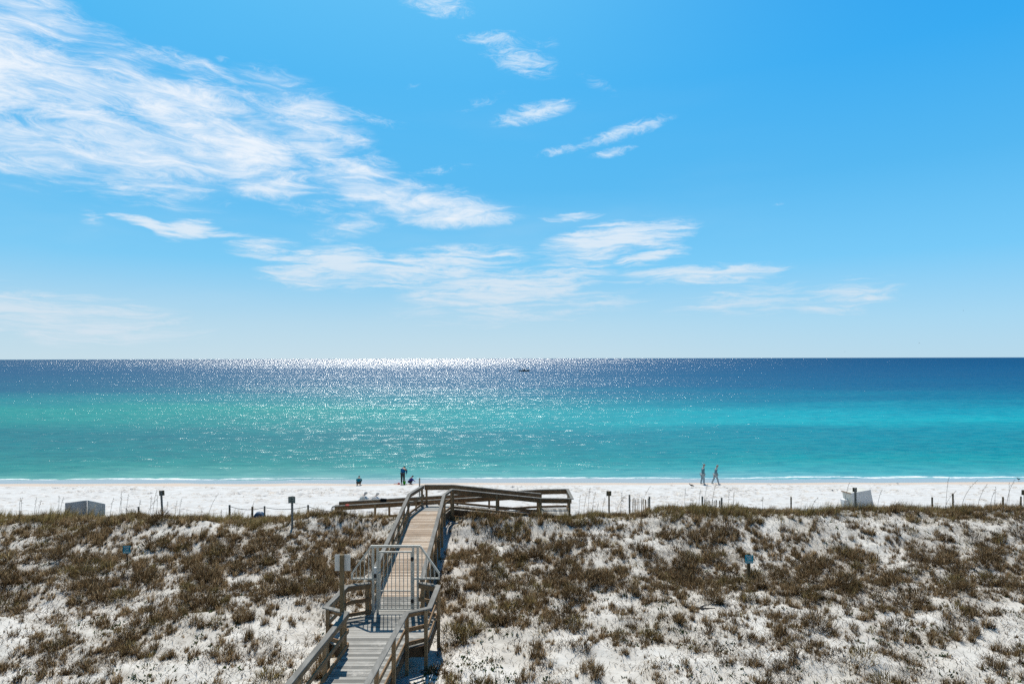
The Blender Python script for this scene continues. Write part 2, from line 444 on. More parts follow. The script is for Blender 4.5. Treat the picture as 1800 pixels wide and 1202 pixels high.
gx = axis(-42, 42, .105, -6000, 6000); gy = axis(15.5, 54.5, .105, -400, 4500)
GX, GY = np.meshgrid(gx, gy)
GZ = ground(GX, GY)
# footprints trodden into the beach
def dent(cx, cy, r, d, ang=0.0, el_=1.6):
    i0, i1 = np.searchsorted(gx, [cx - r * 2.2, cx + r * 2.2]); j0, j1 = np.searchsorted(gy, [cy - r * 2.2, cy + r * 2.2])
    if i1 <= i0 or j1 <= j0: return
    dx = GX[j0:j1, i0:i1] - cx; dy = GY[j0:j1, i0:i1] - cy
    u = dx * math.cos(ang) + dy * math.sin(ang); v = (-dx * math.sin(ang) + dy * math.cos(ang)) * el_
    q = np.sqrt(u * u + v * v) / r
    GZ[j0:j1, i0:i1] += np.where(q < 1, -d * (1 - q * q), .32 * d * np.exp(-((q - 1.25) / .3) ** 2))
for k in range(75):
    x, y = rng.uniform(-36, 36), rng.uniform(38, 50.5); a = rng.normal(0, .35) + (math.pi if rng.random() < .5 else 0)
    if rng.random() < .25: a = rng.uniform(0, 6.28)
    for i in range(rng.integers(5, 26)):
        side = .12 if i % 2 else -.12
        dent(x - side * math.sin(a), y + side * math.cos(a), rng.uniform(.15, .24), rng.uniform(.14, .24), a)
        x += .72 * math.cos(a); y += .72 * math.sin(a); a += rng.normal(0, .08)
        if y > 50.8 or y < 37.5: break
for k in range(1500):
    x = rng.normal(-8, 16); y = rng.uniform(37.5, 50.3)
    if fbm(x * .2, y * .3, 2, 33) > .46: dent(x, y, rng.uniform(.15, .30), rng.uniform(.12, .24), rng.uniform(0, 3))
for k in range(900):
    x = rng.uniform(-30, 30); y = rng.uniform(16, 33)
    dent(x, y, rng.uniform(.12, .25), rng.uniform(.02, .07), rng.uniform(0, 3))
LX = ([5, 18.39, 18.81, 20.49, 20.84, 21.0, 31.5, 33.66], [-5.72, -4.83, -5.57, -5.40, -4.70, -4.76, -5.15, -4.75])
RX = ([5, 18.39, 18.81, 20.49, 20.84, 21.0, 31.4, 32.7, 33.66], [-3.90, -3.158, -2.53, -2.483, -3.137, -3.10, -3.47, -3.2, -3.2])
def in_deck(x, y, mrg=.05):
    a = (y < 33.7) & (x > np.interp(y, *LX) - mrg) & (x < np.interp(y, *RX) + mrg)
    b = (y > 32.65 - mrg) & (y < 35.1) & (x > -9.6) & (x < 3.1 + mrg) & ~((x < -4.9) & (y < 34.05))
    return a | b
def density(x, y):
    """how thickly the dune is grown over: 0 bare sand, 1 closed grass"""
    wy = y + (fbm(x * .13 + 8, y * .1, 3, 41) - .5) * 5
    left = sstep(-3, -9, x)
    band = sstep(22.9 - 1.6 * left, 24.6 - 1.2 * left, wy) * (1 - sstep(27.6 + 2.6 * left, 29.4 + 2.4 * left, wy))
    crest = sstep(31.0, 31.9, y + (fbm(x * .3, y * 0, 3, 44) - .5) * 1.6)
    base = .385 + .265 * band + .22 * np.exp(-((x + .3) / 2.6) ** 2) * sstep(26, 28.5, y) + .05 * sstep(29, 30.5, y)
    base = np.maximum(base, crest * .74)
    base = base - .08 * sstep(24, 21, y) * sstep(0, 6, x) 
    n = .34 * fbm(x * .40, y * .5, 3, 51) + .66 * fbm(x * 1.7, y * 1.4, 3, 55)
    return np.clip(base + (n - .5) * 2.3, 0, 1) * (1 - sstep(36.0, 37.0, y))
nx, ny = len(gx), len(gy)
idx = np.arange(nx * ny).reshape(ny, nx)
quads = np.stack([idx[:-1, :-1].ravel(), idx[:-1, 1:].ravel(), idx[1:, 1:].ravel(), idx[1:, :-1].ravel()], 1)
g = mesh_np('ground', np.stack([GX.ravel(), GY.ravel(), GZ.ravel()], 1), [quads], M['sand'], smooth=True, attr=np.repeat(density(GX.ravel(), GY.ravel())[:, None], 3, 1))
tag(g, 'white sand of the dunes and the beach running down into the sea', kind='structure')

# ------------------------------------------------------------------ sea
def make_sea():
    m, t, out = newmat('sea_water')
    pos = t.add('ShaderNodeNewGeometry').outputs['Position']
    s = t.add('ShaderNodeSeparateXYZ', ins={0: pos}); X, Y = s.outputs[0], s.outputs[1]
    # t = 0 at the horizon, 1 at the shore
    tt = t.math('DIVIDE', 52.0, Y)
    az_ = t.math('DIVIDE', X, Y)
    big = t.noise(t.mapping(pos, scale=(.006, .03, 1)), 1, 4, .55)
    mid = t.noise(t.mapping(pos, scale=(.03, .12, 1)), 1, 4, .6)
    # far bands stretch with distance, so use log distance too
    lg = t.math('LOGARITHM', Y, 2.0)
    fv = t.add('ShaderNodeCombineXYZ', ins={0: t.math('MULTIPLY', az_, 2.2), 1: t.math('MULTIPLY', lg, 5.0)}).outputs[0]
    band = t.noise(fv, 1.0, 4, .6)
    band2 = t.noise(t.mapping(fv, loc=(4, 9, 0), scale=(.9, 2.6, 1)), 1.0, 3, .6)
    d = t.math('ADD', t.math('MULTIPLY', t.math('SUBTRACT', big.outputs[0], .5), .10), t.math('MULTIPLY', t.math('SUBTRACT', band.outputs[0], .5), .16))
    tq = t.math('ADD', tt, t.math('MULTIPLY', d, t.mrange(tt, 0, .25)))
    A = (srgb)
    cr = t.ramp(tq, [(0.0, A(0, 72, 112)), (.10, A(0, 80, 120)), (.22, A(0, 92, 128)), (.33, A(0, 118, 142)), (.43, A(2, 154, 166)), (.50, A(8, 162, 170)),
                     (.59, A(0, 132, 146)), (.70, A(0, 134, 144)), (.80, A(8, 144, 148)), (.90, A(66, 160, 164)), (1.0, A(138, 178, 184))])
    cl = t.ramp(tq, [(0.0, A(8, 72, 108)), (.10, A(8, 80, 116)), (.22, A(6, 92, 120)), (.31, A(8, 120, 130)), (.39, A(22, 142, 134)), (.48, A(20, 134, 130)),
                     (.60, A(8, 114, 120)), (.75, A(14, 122, 122)), (.85, A(38, 134, 128)), (.93, A(100, 162, 152)), (1.0, A(142, 170, 168))])
    c = t.mix(t.mrange(az_, -.45, .55), cl, cr)
    fine = t.noise(t.mapping(pos, scale=(.22, .85, 1)), 1, 5, .72)
    c = t.mix(t.math('MULTIPLY', t.mrange(fine.outputs[0], .40, .62), .85), c, t.mix(1.0, c, (.45, .72, .80), 'MULTIPLY'))
    c = t.mix(t.math('MULTIPLY', t.mrange(mid.outputs[0], .45, .7), .35), c, t.mix(1.0, c, (.6, .8, .9), 'MULTIPLY'))
    # the small wave breaking at the edge
    wob = t.math('MULTIPLY', t.math('SUBTRACT', t.noise(t.mapping(pos, scale=(.09, 0, 1)), 1, 6, .6).outputs[0], .5), 3.4)
    lac = t.noise(t.mapping(pos, scale=(.8, 2.4, 1)), 1, 5, .7).outputs[0]
    yf = t.math('SUBTRACT', t.math('ADD', Y, wob), 55.0)
    wid = t.mrange(t.noise(t.mapping(pos, loc=(7, 0, 0), scale=(.045, 0, 1)), 1, 3, .5).outputs[0], .36, .62, .03, .40)
    f1 = t.mrange(t.math('DIVIDE', t.math('ABSOLUTE', yf), wid), 1.25, .55)
    f1 = t.math('MULTIPLY', f1, t.mrange(lac, .38, .54))
    f2 = t.math('MULTIPLY', t.mrange(t.math('ABSOLUTE', t.math('ADD', yf, .95)), .4, .1), t.mrange(lac, .5, .62))
    foam = t.math('MAXIMUM', f1, t.math('MULTIPLY', f2, .7))
    c = t.mix(foam, c, (.85, .87, .87))
    # ripples: two scales of slope noise
    v1 = t.noise(t.mapping(pos, scale=(.55, 1.0, 1)), 1.15, 3, .6)
    v2 = t.noise(t.mapping(pos, scale=(.7, 1.0, 1), loc=(31, 7, 0)), 15.0, 2, .6)
    sl = t.vmath('ADD', t.vmath('MULTIPLY', t.vmath('SUBTRACT', v1.outputs['Color'], (.5, .5, .5)), (1.2, 1.35, 0)),
                 t.vmath('MULTIPLY', t.vmath('SUBTRACT', v2.outputs['Color'], (.5, .5, .5)), (1.5, 1.7, 0)))
    inc = t.add('ShaderNodeNewGeometry').outputs['Incoming']
    cosv = t.math('MAXIMUM', t.add('ShaderNodeSeparateXYZ', ins={0: inc}).outputs[2], .002)
    graz = t.mrange(cosv, .15, .008)          # at grazing sight one sees mostly the wave faces turned this way
    calm = t.math('MULTIPLY', t.mrange(Y, 52.5, 62, .35, 1.0), t.mrange(band2.outputs[0], .36, .62, .74, 1.06))
    sl = t.vmath('MULTIPLY', sl, t.add('ShaderNodeCombineXYZ', ins={0: calm, 1: calm}).outputs[0])
    gb = t.math('ADD', t.math('MULTIPLY', graz, .15), t.mrange(cosv, .022, .003, 0.0, .14))
    N = t.vmath('NORMALIZE', t.vmath('ADD', t.vmath('ADD', sl, t.vmath('MULTIPLY', inc, t.add('ShaderNodeCombineXYZ', ins={0: gb, 1: gb}).outputs[0])), (0, 0, 1)))
    dif = t.add('ShaderNodeBsdfDiffuse', ins={'Color': c, 'Normal': t.vmath('NORMALIZE', t.vmath('ADD', t.vmath('MULTIPLY', sl, (.35, .35, 0)), (0, 0, 1)))})
    gl = t.add('ShaderNodeBsdfGlossy', ins={'Color': (1, 1, 1, 1), 'Roughness': .23, 'Normal': N})
    fr = t.add('ShaderNodeFresnel', ins={'IOR': 1.33, 'Normal': N}).outputs[0]
    seen = t.math('MINIMUM', t.math('MAXIMUM', t.math('DIVIDE', .15, cosv), .9), 3.2)
    fac = t.math('MULTIPLY', t.math('MINIMUM', t.math('MULTIPLY', fr, seen), .115), t.math('SUBTRACT', 1.0, foam))
    mx = t.add('ShaderNodeMixShader', ins={0: fac, 1: dif.outputs[0], 2: gl.outputs[0]})
    t.l.new(mx.outputs[0], out.inputs[0])
    return m
M['sea'] = make_sea()
sxs = np.concatenate([-np.geomspace(120000, 60, 14), np.linspace(-40, 40, 5), np.geomspace(60, 120000, 14)])
sys_ = np.concatenate([np.linspace(50, 60, 6), np.geomspace(70, 150000, 26)])
A_, B_ = np.meshgrid(sxs, sys_)
idx = np.arange(A_.size).reshape(A_.shape)
quads = np.stack([idx[:-1, :-1].ravel(), idx[:-1, 1:].ravel(), idx[1:, 1:].ravel(), idx[1:, :-1].ravel()], 1)
sea = mesh_np('sea', np.stack([A_.ravel(), B_.ravel(), np.zeros(A_.size)], 1), [quads], M['sea'])
tag(sea, 'turquoise sea turning deep blue towards the horizon with glittering ripples', kind='structure')

# ------------------------------------------------------------------ boardwalk
BW = empty('boardwalk', (-4.1, 14, 1.2), 'weathered timber boardwalk with handrails crossing the dunes and ramping down to the beach', 'boardwalk')
BWI = Matrix.Translation((4.1, -14, -1.2))
def bpart(name, bm, mat, parent=None):
    bm.transform(BWI); o = link(name, bm, mat, BW)
    return o
def deckz(y): return float(np.interp(y, [0, 21, 31.5, 40], [2, 2, 2.64, 2.64]))
def planks_y(y0, y1, pitch=.145, gap=.009):
    bm = bmesh.new(); y = y0
    while y < y1 - .02:
        e = min(y + pitch - gap, y1); z = deckz(y) + random.uniform(-.003, .003); t = .04
        la, lb = np.interp([y, e], *LX); ra, rb = np.interp([y, e], *RX)
        j = random.uniform(-.012, .012)
        vs = [bm.verts.new(p) for p in ((la + j, y, z), (ra + j, y, z), (rb + j, e, z), (lb + j, e, z), (la + j, y, z - t), (ra + j, y, z - t), (rb + j, e, z - t), (lb + j, e, z - t))]
        for f in ((0, 1, 2, 3), (7, 6, 5, 4), (0, 4, 5, 1), (1, 5, 6, 2), (2, 6, 7, 3), (3, 7, 4, 0)): bm.faces.new([vs[k] for k in f])
        y += pitch
    return bm
def planks_x(x0, x1, ya, yb, zf, pitch=.145, gap=.009):
    bm = bmesh.new(); x = min(x0, x1); x1 = max(x0, x1)
    while x < x1 - .02:
        e = min(x + pitch - gap, x1); z = float(zf(x)) + random.uniform(-.003, .003)
        box(bm, (x, ya, z - .04), (e, yb, z)); x += pitch
    return bm
bpart('deck', planks_y(5, 22.2), M['deck_grey'])
bpart('deck', planks_y(22.205, 32.3), M['deck_pink'])['label'] = 'pinkish tan newer planks beyond the gate'
bpart('landing_deck', planks_y(32.305, 33.62), M['deck_grey'])
bpart('ramp_deck', planks_x(-3.19, 1.55, 32.74, 33.72, first_run_z), M['deck_grey'])
bpart('landing_deck', planks_x(1.56, 3.06, 32.74, 35.0, lambda x: 2.13), M['deck_grey'])
bpart('ramp_deck', planks_x(-9.7, 1.55, 34.14, 35.0, second_run_z), M['deck_grey'])

def post_bm(x, y, ztop, zbot, s=.105):
    bm = bmesh.new(); box(bm, (x - s / 2, y - s / 2, zbot), (x + s / 2, y + s / 2, ztop), .006); return bm
def railing(pts, side, spacing=1.75, H=1.07, mid=True):
    """pts: deck-level polyline; side = +1 when the outside is on the left of travel"""
    bm = bmesh.new(); ribbon(bm, pts, side * .045, .155, H - .04, H); bpart('handrail_cap', bm, M['cap'])
    bm = bmesh.new(); ribbon(bm, pts, -side * .001, .036, H - (.185 if mid else .27), H - .042)
    bpart('top_rail', bm, M['board'])
    if mid:
        bm = bmesh.new(); ribbon(bm, pts, -side * .001, .036, .46, .58); bpart('mid_rail', bm, M['board'])
    bm = bmesh.new(); ribbon(bm, pts, -side * .001, .036, .05, .17); bpart('lower_rail', bm, M['board'])
    bm = bmesh.new(); ribbon(bm, pts, -side * .003, .045, -.30, -.045); bpart('fascia', bm, M['fascia'])
    done = []
    for a, b in zip(pts, pts[1:]):
        a = Vector(a); b = Vector(b); d = (b - a); L = d.to_2d().length
        n = max(1, round(L / spacing)); nrm = Vector((-d.y, d.x, 0)).normalized() * side * .074
        for i in range(n + 1):
            ins = .10 if i == 0 else (-.10 if i == n else 0)
            p = a + d * (i / n) + d.normalized() * ins + nrm
            if any((p.to_2d() - q).length < .5 for q in done): continue
            done.append(p.to_2d())
            zb = float(ground(p.x, p.y)) - .35
            bpart('post', post_bm(p.x, p.y, p.z + H - .042, min(zb, p.z - .3)), M['post'])
lp = lambda x, y: (x, y, deckz(y))
railing([lp(-5.72, 5), lp(-4.83, 18.39), lp(-5.57, 18.81), lp(-5.40, 20.49), lp(-4.72, 20.80)], +1)
railing([lp(-3.90, 5), lp(-3.158, 18.39), lp(-2.53, 18.75), lp(-2.483, 20.49), lp(-3.12, 20.80)], -1)
railing([lp(-4.76, 21.08), lp(-5.15, 31.5), lp(-4.75, 33.64)], +1, 1.8)
railing([lp(-3.10, 21.08), lp(-3.47, 31.4), lp(-3.21, 32.62)], -1, 1.8)
railing([(-4.73, 33.72, 2.635), (-3.2, 33.72, 2.635), (1.56, 33.74, 2.145)], +1, 2.4, mid=False)
railing([(-3.19, 32.72, 2.635), (1.56, 32.72, 2.145), (3.08, 32.72, 2.125), (3.04, 35.02, 2.125), (1.5, 35.02, 2.095), (-9.7, 35.02, 1.435)], -1, 2.5, mid=False)
railing([(1.48, 34.12, 2.095), (-9.7, 34.12, 1.435)], +1, 2.4, mid=False)
# joist ends / cross beams under the gate platform
bm = bmesh.new()
for y in (18.9, 20.3):
    box(bm, (-5.35, y - .05, 1.52), (-2.62, y + .05, 1.69))
bpart('cross_beam', bm, M['fascia'])
# pipe loops that end the ramp's handrails
for (yy, x0, zc, r) in ((34.1, -9.68, 2.33, .15), (35.0, -9.82, 2.12, .20)):
    bm = bmesh.new()
    pts = [(x0 + .6, yy, zc + r)] + [(x0 - .02 - r * math.sin(a), yy, zc + r * math.cos(a)) for a in np.linspace(0, math.pi, 11)] + [(x0 + .35, yy, zc - r)]
    tube(bm, pts, .021, 8); bpart('handrail_loop', bm, M['dark_metal'])
# things hung over the ramp's rails
def towel(name, x, z, w_, h_, yy, mat, label):
    bm = bmesh.new(); n = 10
    prof = [(-.105, -h_), (-.105, -.02), (-.09, .012), (0, .018), (.09, .012), (.105, -.02), (.105, -h_ * .8)]
    rows = []
    for i in range(n + 1):
        xx = x + w_ * (i / n - .5)
        rows.append([bm.verts.new((xx, yy + py_ + (.008 * math.sin(i * 1.9) if abs(py_) > .1 else 0), z + pz - .0585 * (x - xx) * -1)) for py_, pz in prof])
    for a, b in zip(rows, rows[1:]):
        for k in range(len(prof) - 1): bm.faces.new((a[k], a[k + 1], b[k + 1], b[k]))
    tag(link(name, bm, mat, None, True), label, 'towel')
zc = float(second_run_z(-7.2)) + 1.07
towel('towel', -7.2, zc, .34, .17, 35.065, cloth('black_towelling', (.012, .014, .016)), 'black towel hung over the far handrail of the left ramp')
zc = float(second_run_z(-8.98)) + 1.07
towel('towel', -8.98, zc, .20, .06, 34.075, cloth('red_towelling', (.55, .14, .12)), 'small pink red cloth lying over the near handrail of the left ramp')

# ------------------------------------------------------------------ gate
GY_ = 20.93
GT = empty('gate', (-3.9, GY_, 2.0), 'pale grey metal security gate with barred flared sides across the boardwalk', 'gate')
GI = Matrix.Translation((3.9, -GY_, -2.0))
def gpart(name, bm, mat, parent=None):
    bm.transform(GI); return link(name, bm, mat, parent or GT)
def bar(bm, a, b, s=.05, sy=None, y=GY_):
    beam(bm, (a[0], y, a[1]), (b[0], y, b[1]), s, sy or s, .004)
for x, zb in ((-4.666, 1.99), (-4.509, 1.99), (-3.323, 2.01), (-3.167, 2.01)):
    bm = bmesh.new(); bar(bm, (x, zb), (x, 4.205), .072); gpart('gate_post', bm, M['gate'])
bm = bmesh.new(); bar(bm, (-4.74, 4.237), (-3.075, 4.237), .072); gpart('top_bar', bm, M['gate'])
for sgn, x0, x1, xe in ((-1, -4.735, -5.371, -4.54), (1, -3.08, -2.457, -3.30)):
    bm = bmesh.new()
    bar(bm, (x0, 4.225), (x1, 3.33), .068, .06, GY_ + .002); bar(bm, (x1, 3.345), (x1, 3.13), .05, .05, GY_ - .001); bar(bm, (x1 + .02 * -sgn, 3.155), (xe, 3.155), .05, .052, GY_ + .004)
    wing = gpart('side_panel', bm, M['gate'])
    xi = -4.666 if sgn < 0 else -3.167
    for k in range(4):
        x = xi + (x1 - xi) * (k + 1) / 5.0
        zt = 4.225 + (3.33 - 4.225) * (x - x0) / (x1 - x0)
        bm = bmesh.new(); tube(bm, [(x, GY_, 3.17), (x, GY_, zt)], .015, 6); gpart('bar', bm, M['gate'], wing)
bm = bmesh.new()
dx0, dx1, dz0, dz1 = -4.435, -3.372, 2.14, 4.03
yd = GY_ - .03
for a, b in (((dx0, dz0), (dx0, dz1)), ((dx1, dz0), (dx1, dz1))): bar(bm, a, b, .058, .045, yd)
bar(bm, (dx0 - .024, dz1 + .024), (dx1 + .024, dz1 + .024), .062, .044, yd); bar(bm, (dx0 + .024, dz0 + .023), (dx1 - .024, dz0 + .023), .042, .046, yd); bar(bm, (dx0 + .024, 2.76), (dx1 - .024, 2.76), .03, .028, yd)
door = gpart('door', bm, M['gate'])
for k in range(7):
    x = dx0 + (dx1 - dx0) * (k + 1) / 8
    bm = bmesh.new(); tube(bm, [(x, yd, dz0 + .04), (x, yd, dz1)], .0125, 6); gpart('bar', bm, M['gate'], door)
for z in (3.82, 2.42):
    bm = bmesh.new(); tube(bm, [(-3.347, yd - .03, z - .07), (-3.347, yd - .03, z + .07)], .022, 8); box(bm, (-3.40, yd - .028, z - .05), (-3.30, yd - .0235, z + .05)); gpart('hinge', bm, M['dark_metal'], door)
bm = bmesh.new(); box(bm, (-4.635, GY_ - .05, 3.33), (-4.535, GY_ + .03, 3.52), .008); box(bm, (-4.65, GY_ - .055, 3.52), (-4.52, GY_ + .035, 3.535), .003); lb = gpart('lock_box', bm, M['white_box'])
bm = bmesh.new(); box(bm, (-4.63, GY_ - .04, 3.19), (-4.54, GY_ + .025, 3.328), .006); gpart('keypad', bm, M['dark_metal'], lb)
bm = bmesh.new(); tube(bm, [(dx0 - .03, yd - .05, 3.36), (dx0 + .03, yd - .05, 3.36)], .03, 10); gpart('handle', bm, M['gate'], door)

# ------------------------------------------------------------------ signs
def board_sign(name, px, py0, py1, halfw, Y, zb, label, post_r, mat_post, mat_board, mat_face=None, front=False, lines=None, lean=0.0, dx=0.0, topover=.0, group=None):
    x, zt = at_y(px, py0, Y); _, z0 = at_y(px, py1, Y); hw = halfw / F * Y
    o = empty(name, (x, Y, zb), label, 'sign', group)
    o.rotation_euler = (0, R(lean), 0)
    h = zt - zb; h0 = z0 - zb
    bm = bmesh.new()
    box(bm, (-post_r, -post_r, -.45), (post_r, post_r, h + topover), .006); link('post', bm, mat_post, o)
    yb = -post_r - .012 if front else post_r + .012
    bm = bmesh.new(); box(bm, (-hw + dx, yb - .010, h0), (hw + dx, yb + .010, h), .004); b = link('panel', bm, mat_board, o)
    if mat_face:
        bm = bmesh.new(); m_ = hw * .16
        box(bm, (-hw + m_ + dx, yb - .0135, h0 + m_), (hw - m_ + dx, yb - .0105, h - m_)); link('notice', bm, mat_face, b)
    if lines:
        bm = bmesh.new()
        for (a, c_, t_) in lines:
            zz = h0 + (h - h0) * t_
            box(bm, (dx + hw * a, yb - .017, zz - .012), (dx + hw * c_, yb - .0145, zz + .012))
        link('lettering', bm, M['ink'], b)
    return o
gz = lambda x, y: float(ground(x, y))
Xp, Yp = -5.12, 18.36
o = board_sign('sign', 600.3, 975.5, 1004, 13.7, 18.42, gz(Xp, 18.42), 'blank pale back of a rectangular sign on the timber post at the gate corner', .055, M['sign_post'], M['sign_back'], topover=.02)
x, y, z = at_ground(512.5, 928)
board_sign('sign', 513, 872, 883.5, 6.1, y, z, 'grey green notice with pale centre and dark lettering on a post', .045, M['grey_post'], M['notice'], M['notice_face'], True,
           [(-.5, .5, .70), (-.25, .3, .55), (-.5, .5, .34)])
x, y, z = at_ground(287, 903)
board_sign('sign', 285.3, 862, 871, 4.7, 33.2, gz(at_y(285, 900, 33.2)[0], 33.2), 'small tan sign back on a leaning post right of the grey box', .04, M['grey_post'], M['tan_sign'], lean=-3.0)
board_sign('sign', 1070, 863, 871.5, 4.4, 34.0, gz(at_y(1070, 890, 34.0)[0], 34.0), 'small tan sign back on a short post right of the boardwalk landing', .04, M['sign_post'], M['tan_sign'])
board_sign('sign', 1503, 857, 864.5, 3.9, 33.6, gz(at_y(1503, 890, 33.6)[0], 33.6), 'narrow brown sign on a dark post standing before the tilted white box', .045, M['grey_post'], M['tan_sign'])
board_sign('sign', 1801, 861, 870, 4.6, 34.0, gz(at_y(1801, 890, 34.0)[0], 34.0), 'small brown sign back cut off at the right edge of the photo', .04, M['sign_post'], M['tan_sign'])

def text_mesh(body, size, mat, parent, loc, name='lettering'):
    cu = bpy.data.curves.new(name, 'FONT'); cu.body = body; cu.size = size; cu.align_x = 'CENTER'; cu.align_y = 'CENTER'; cu.extrude = .001; cu.offset = size * .012; cu.resolution_u = 3
    t = bpy.data.objects.new(name, cu); COL.objects.link(t)
    bpy.context.view_layer.update()
    me = bpy.data.meshes.new_from_object(t.evaluated_get(bpy.context.evaluated_depsgraph_get()))
    bpy.data.objects.remove(t)
    me.materials.clear(); me.materials.append(mat)
    o = bpy.data.objects.new(name, me); COL.objects.link(o); o.parent = parent
    o.location = loc; o.rotation_euler = (R(90), 0, 0)
    return o
def keep_off(px, py0, py1, hwpx, pyb, postr, label, mpost, topover, paint):
    x, y, z = at_ground(px, pyb)
    _, zt = at_y(px, py0, y); _, z0 = at_y(px, py1, y); x, _ = at_y(px, py0, y); hw = hwpx / F * y
    o = empty('sign', (x, y, z), label, 'sign', 'keep off dunes signs')
    h, h0 = zt - z, z0 - z
    bm = bmesh.new(); box(bm, (-postr, -postr, -.4), (postr, postr, h + topover), .005); link('post', bm, mpost, o)
    bm = bmesh.new(); box(bm, (-hw, -postr - .018, h0), (hw, -postr - .004, h), .003); pn = link('panel', bm, M[paint], o)
    H = h - h0; yy = -postr - .0185
    bm = bmesh.new(); box(bm, (-hw * .94, yy - .002, h0 + H * .03), (hw * .94, yy, h0 + H * .30)); link('lower_strip', bm, M['teal_light'], pn)
    for (tx, fz, sz, mt) in (('KEEP', .80, .33, M['white']), ('OFF', .51, .33, M['white']), ('DUNES', .165, .24, M['white'])):
        text_mesh(tx, H * sz, mt, pn, (0, yy - .0035, h0 + H * fz))
    return o, h0
keep_off(222.7, 958.5, 971.8, 6.8, 988, .02, 'dark teal keep off dunes sign on a thin stake left of the boardwalk', M['dark_metal'], -.02, 'teal_dark')
ko, h0 = keep_off(1315, 974.2, 988.8, 7.1, 1016, .06, 'bright teal keep off dunes sign on a thick timber post right of the boardwalk', M['sign_post'], .07, 'teal')
bm = bmesh.new(); tube(bm, [(.2, 0, h0 + .06), (.42, -.1, h0 - .18), (.62, -.25, h0 - .36)], .007, 6); link('guy_line', bm, M['rope'], ko)

# ------------------------------------------------------------------ storage boxes on the beach
bx = empty('storage_box', (-25.4, 37.4, .9), 'grey white open plywood storage box standing on the beach behind the left dune', 'storage box')
def wall(name, p, q, z0, z1, th, mat, par, inv):
    bm = bmesh.new(); p = Vector(p); q = Vector(q); d = (q - p).normalized(); n = Vector((-d.y, d.x)) * th
    vs = []
    for zz in (z0, z1):
        for pt in (p, q, q + n, p + n): vs.append(bm.verts.new((pt.x - inv[0], pt.y - inv[1], zz - inv[2])))
    for f in ((3, 2, 1, 0), (4, 5, 6, 7), (0, 1, 5, 4), (1, 2, 6, 5), (2, 3, 7, 6), (3, 0, 4, 7)): bm.faces.new([vs[k] for k in f])
    bmesh.ops.recalc_face_normals(bm, faces=bm.faces)
    return link(name, bm, mat, par)
iv = (-25.4, 37.4, .9)
gm = simple('shaded_grey_plywood', (.54, .53, .53), .8, .14, 2.0)  # darker copy of the plywood grey, the side wall's shade put into its colour
gm2 = simple('lit_grey_plywood', (.74, .74, .74), .8, .06, 2.0)  # lighter copy of the same plywood for the wall that catches more sun
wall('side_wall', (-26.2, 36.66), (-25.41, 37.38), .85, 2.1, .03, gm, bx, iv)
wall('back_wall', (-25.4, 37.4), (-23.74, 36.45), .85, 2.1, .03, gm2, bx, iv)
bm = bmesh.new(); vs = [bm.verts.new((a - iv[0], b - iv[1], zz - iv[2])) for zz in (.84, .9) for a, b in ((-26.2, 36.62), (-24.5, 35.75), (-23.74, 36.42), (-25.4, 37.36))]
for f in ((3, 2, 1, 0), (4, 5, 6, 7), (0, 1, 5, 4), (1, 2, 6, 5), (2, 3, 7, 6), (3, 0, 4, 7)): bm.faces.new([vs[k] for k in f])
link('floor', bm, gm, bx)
for (a, b) in ((-26.0, 36.85), (-25.44, 37.33)):
    bm = bmesh.new(); box(bm, (a - iv[0] - .02, b - iv[1] - .05, 0), (a - iv[0] + .02, b - iv[1] - .02, 1.18)); link('batten', bm, gm, bx)

by = 39.4
x0, zq = at_y(1519, 892, by)
tb = empty('storage_box', (x0, by, 1.0), 'white plywood storage box tipped over askew behind the crest grass on the right', 'storage box')
tb.rotation_euler = (R(-3), R(-9), R(3))
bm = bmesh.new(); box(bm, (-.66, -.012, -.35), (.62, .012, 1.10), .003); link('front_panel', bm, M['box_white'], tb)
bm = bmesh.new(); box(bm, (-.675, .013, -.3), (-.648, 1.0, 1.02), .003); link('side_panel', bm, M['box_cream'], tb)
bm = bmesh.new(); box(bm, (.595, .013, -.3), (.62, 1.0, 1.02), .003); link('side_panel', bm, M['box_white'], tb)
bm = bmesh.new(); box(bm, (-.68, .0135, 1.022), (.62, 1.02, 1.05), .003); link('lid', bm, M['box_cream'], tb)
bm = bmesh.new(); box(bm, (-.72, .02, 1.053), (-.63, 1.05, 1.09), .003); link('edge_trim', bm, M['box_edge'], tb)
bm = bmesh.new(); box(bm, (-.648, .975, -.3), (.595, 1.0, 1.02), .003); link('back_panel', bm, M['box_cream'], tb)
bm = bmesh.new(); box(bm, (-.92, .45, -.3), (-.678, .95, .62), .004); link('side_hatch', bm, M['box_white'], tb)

# ------------------------------------------------------------------ rope fence and slat fences along the foot of the dune
def fpost(name, px, pyt, Y, r, label, group, mat, lean=0):
    x, zt = at_y(px, pyt, Y); z = gz(x, Y)
    bm = bmesh.new(); tube(bm, [(0, 0, -.3), (0, 0, zt - z - .01), (0, 0, zt - z)], [r, r * .97, r * .8], 9)
    o = link(name, bm, mat, None, False); o.location = (x, Y, z); o.rotation_euler = (0, R(lean), 0)
    tag(o, label, 'fence post', group)
    return x, zt
G = 'rope fence posts at the foot of the dune'
pts = []
for px, pyt, Y, r, lab in ((403, 887, 35.5, .055, 'round fence post in the crest grass left of the blue tarp'), (464.5, 889, 36.2, .05, 'thin round fence post just right of the blue tarp'),
                     (541, 887, 36.0, .055, 'rope fence post between the grey green notice and the left ramp end')):
    pts.append((*fpost('fence_post', px, pyt, Y, r, lab, G, M['grey_post']), Y))
fpost('fence_post', 443, 890, 36.3, .06, 'short orange brown fence post just left of the blue tarp', G, M['board'])
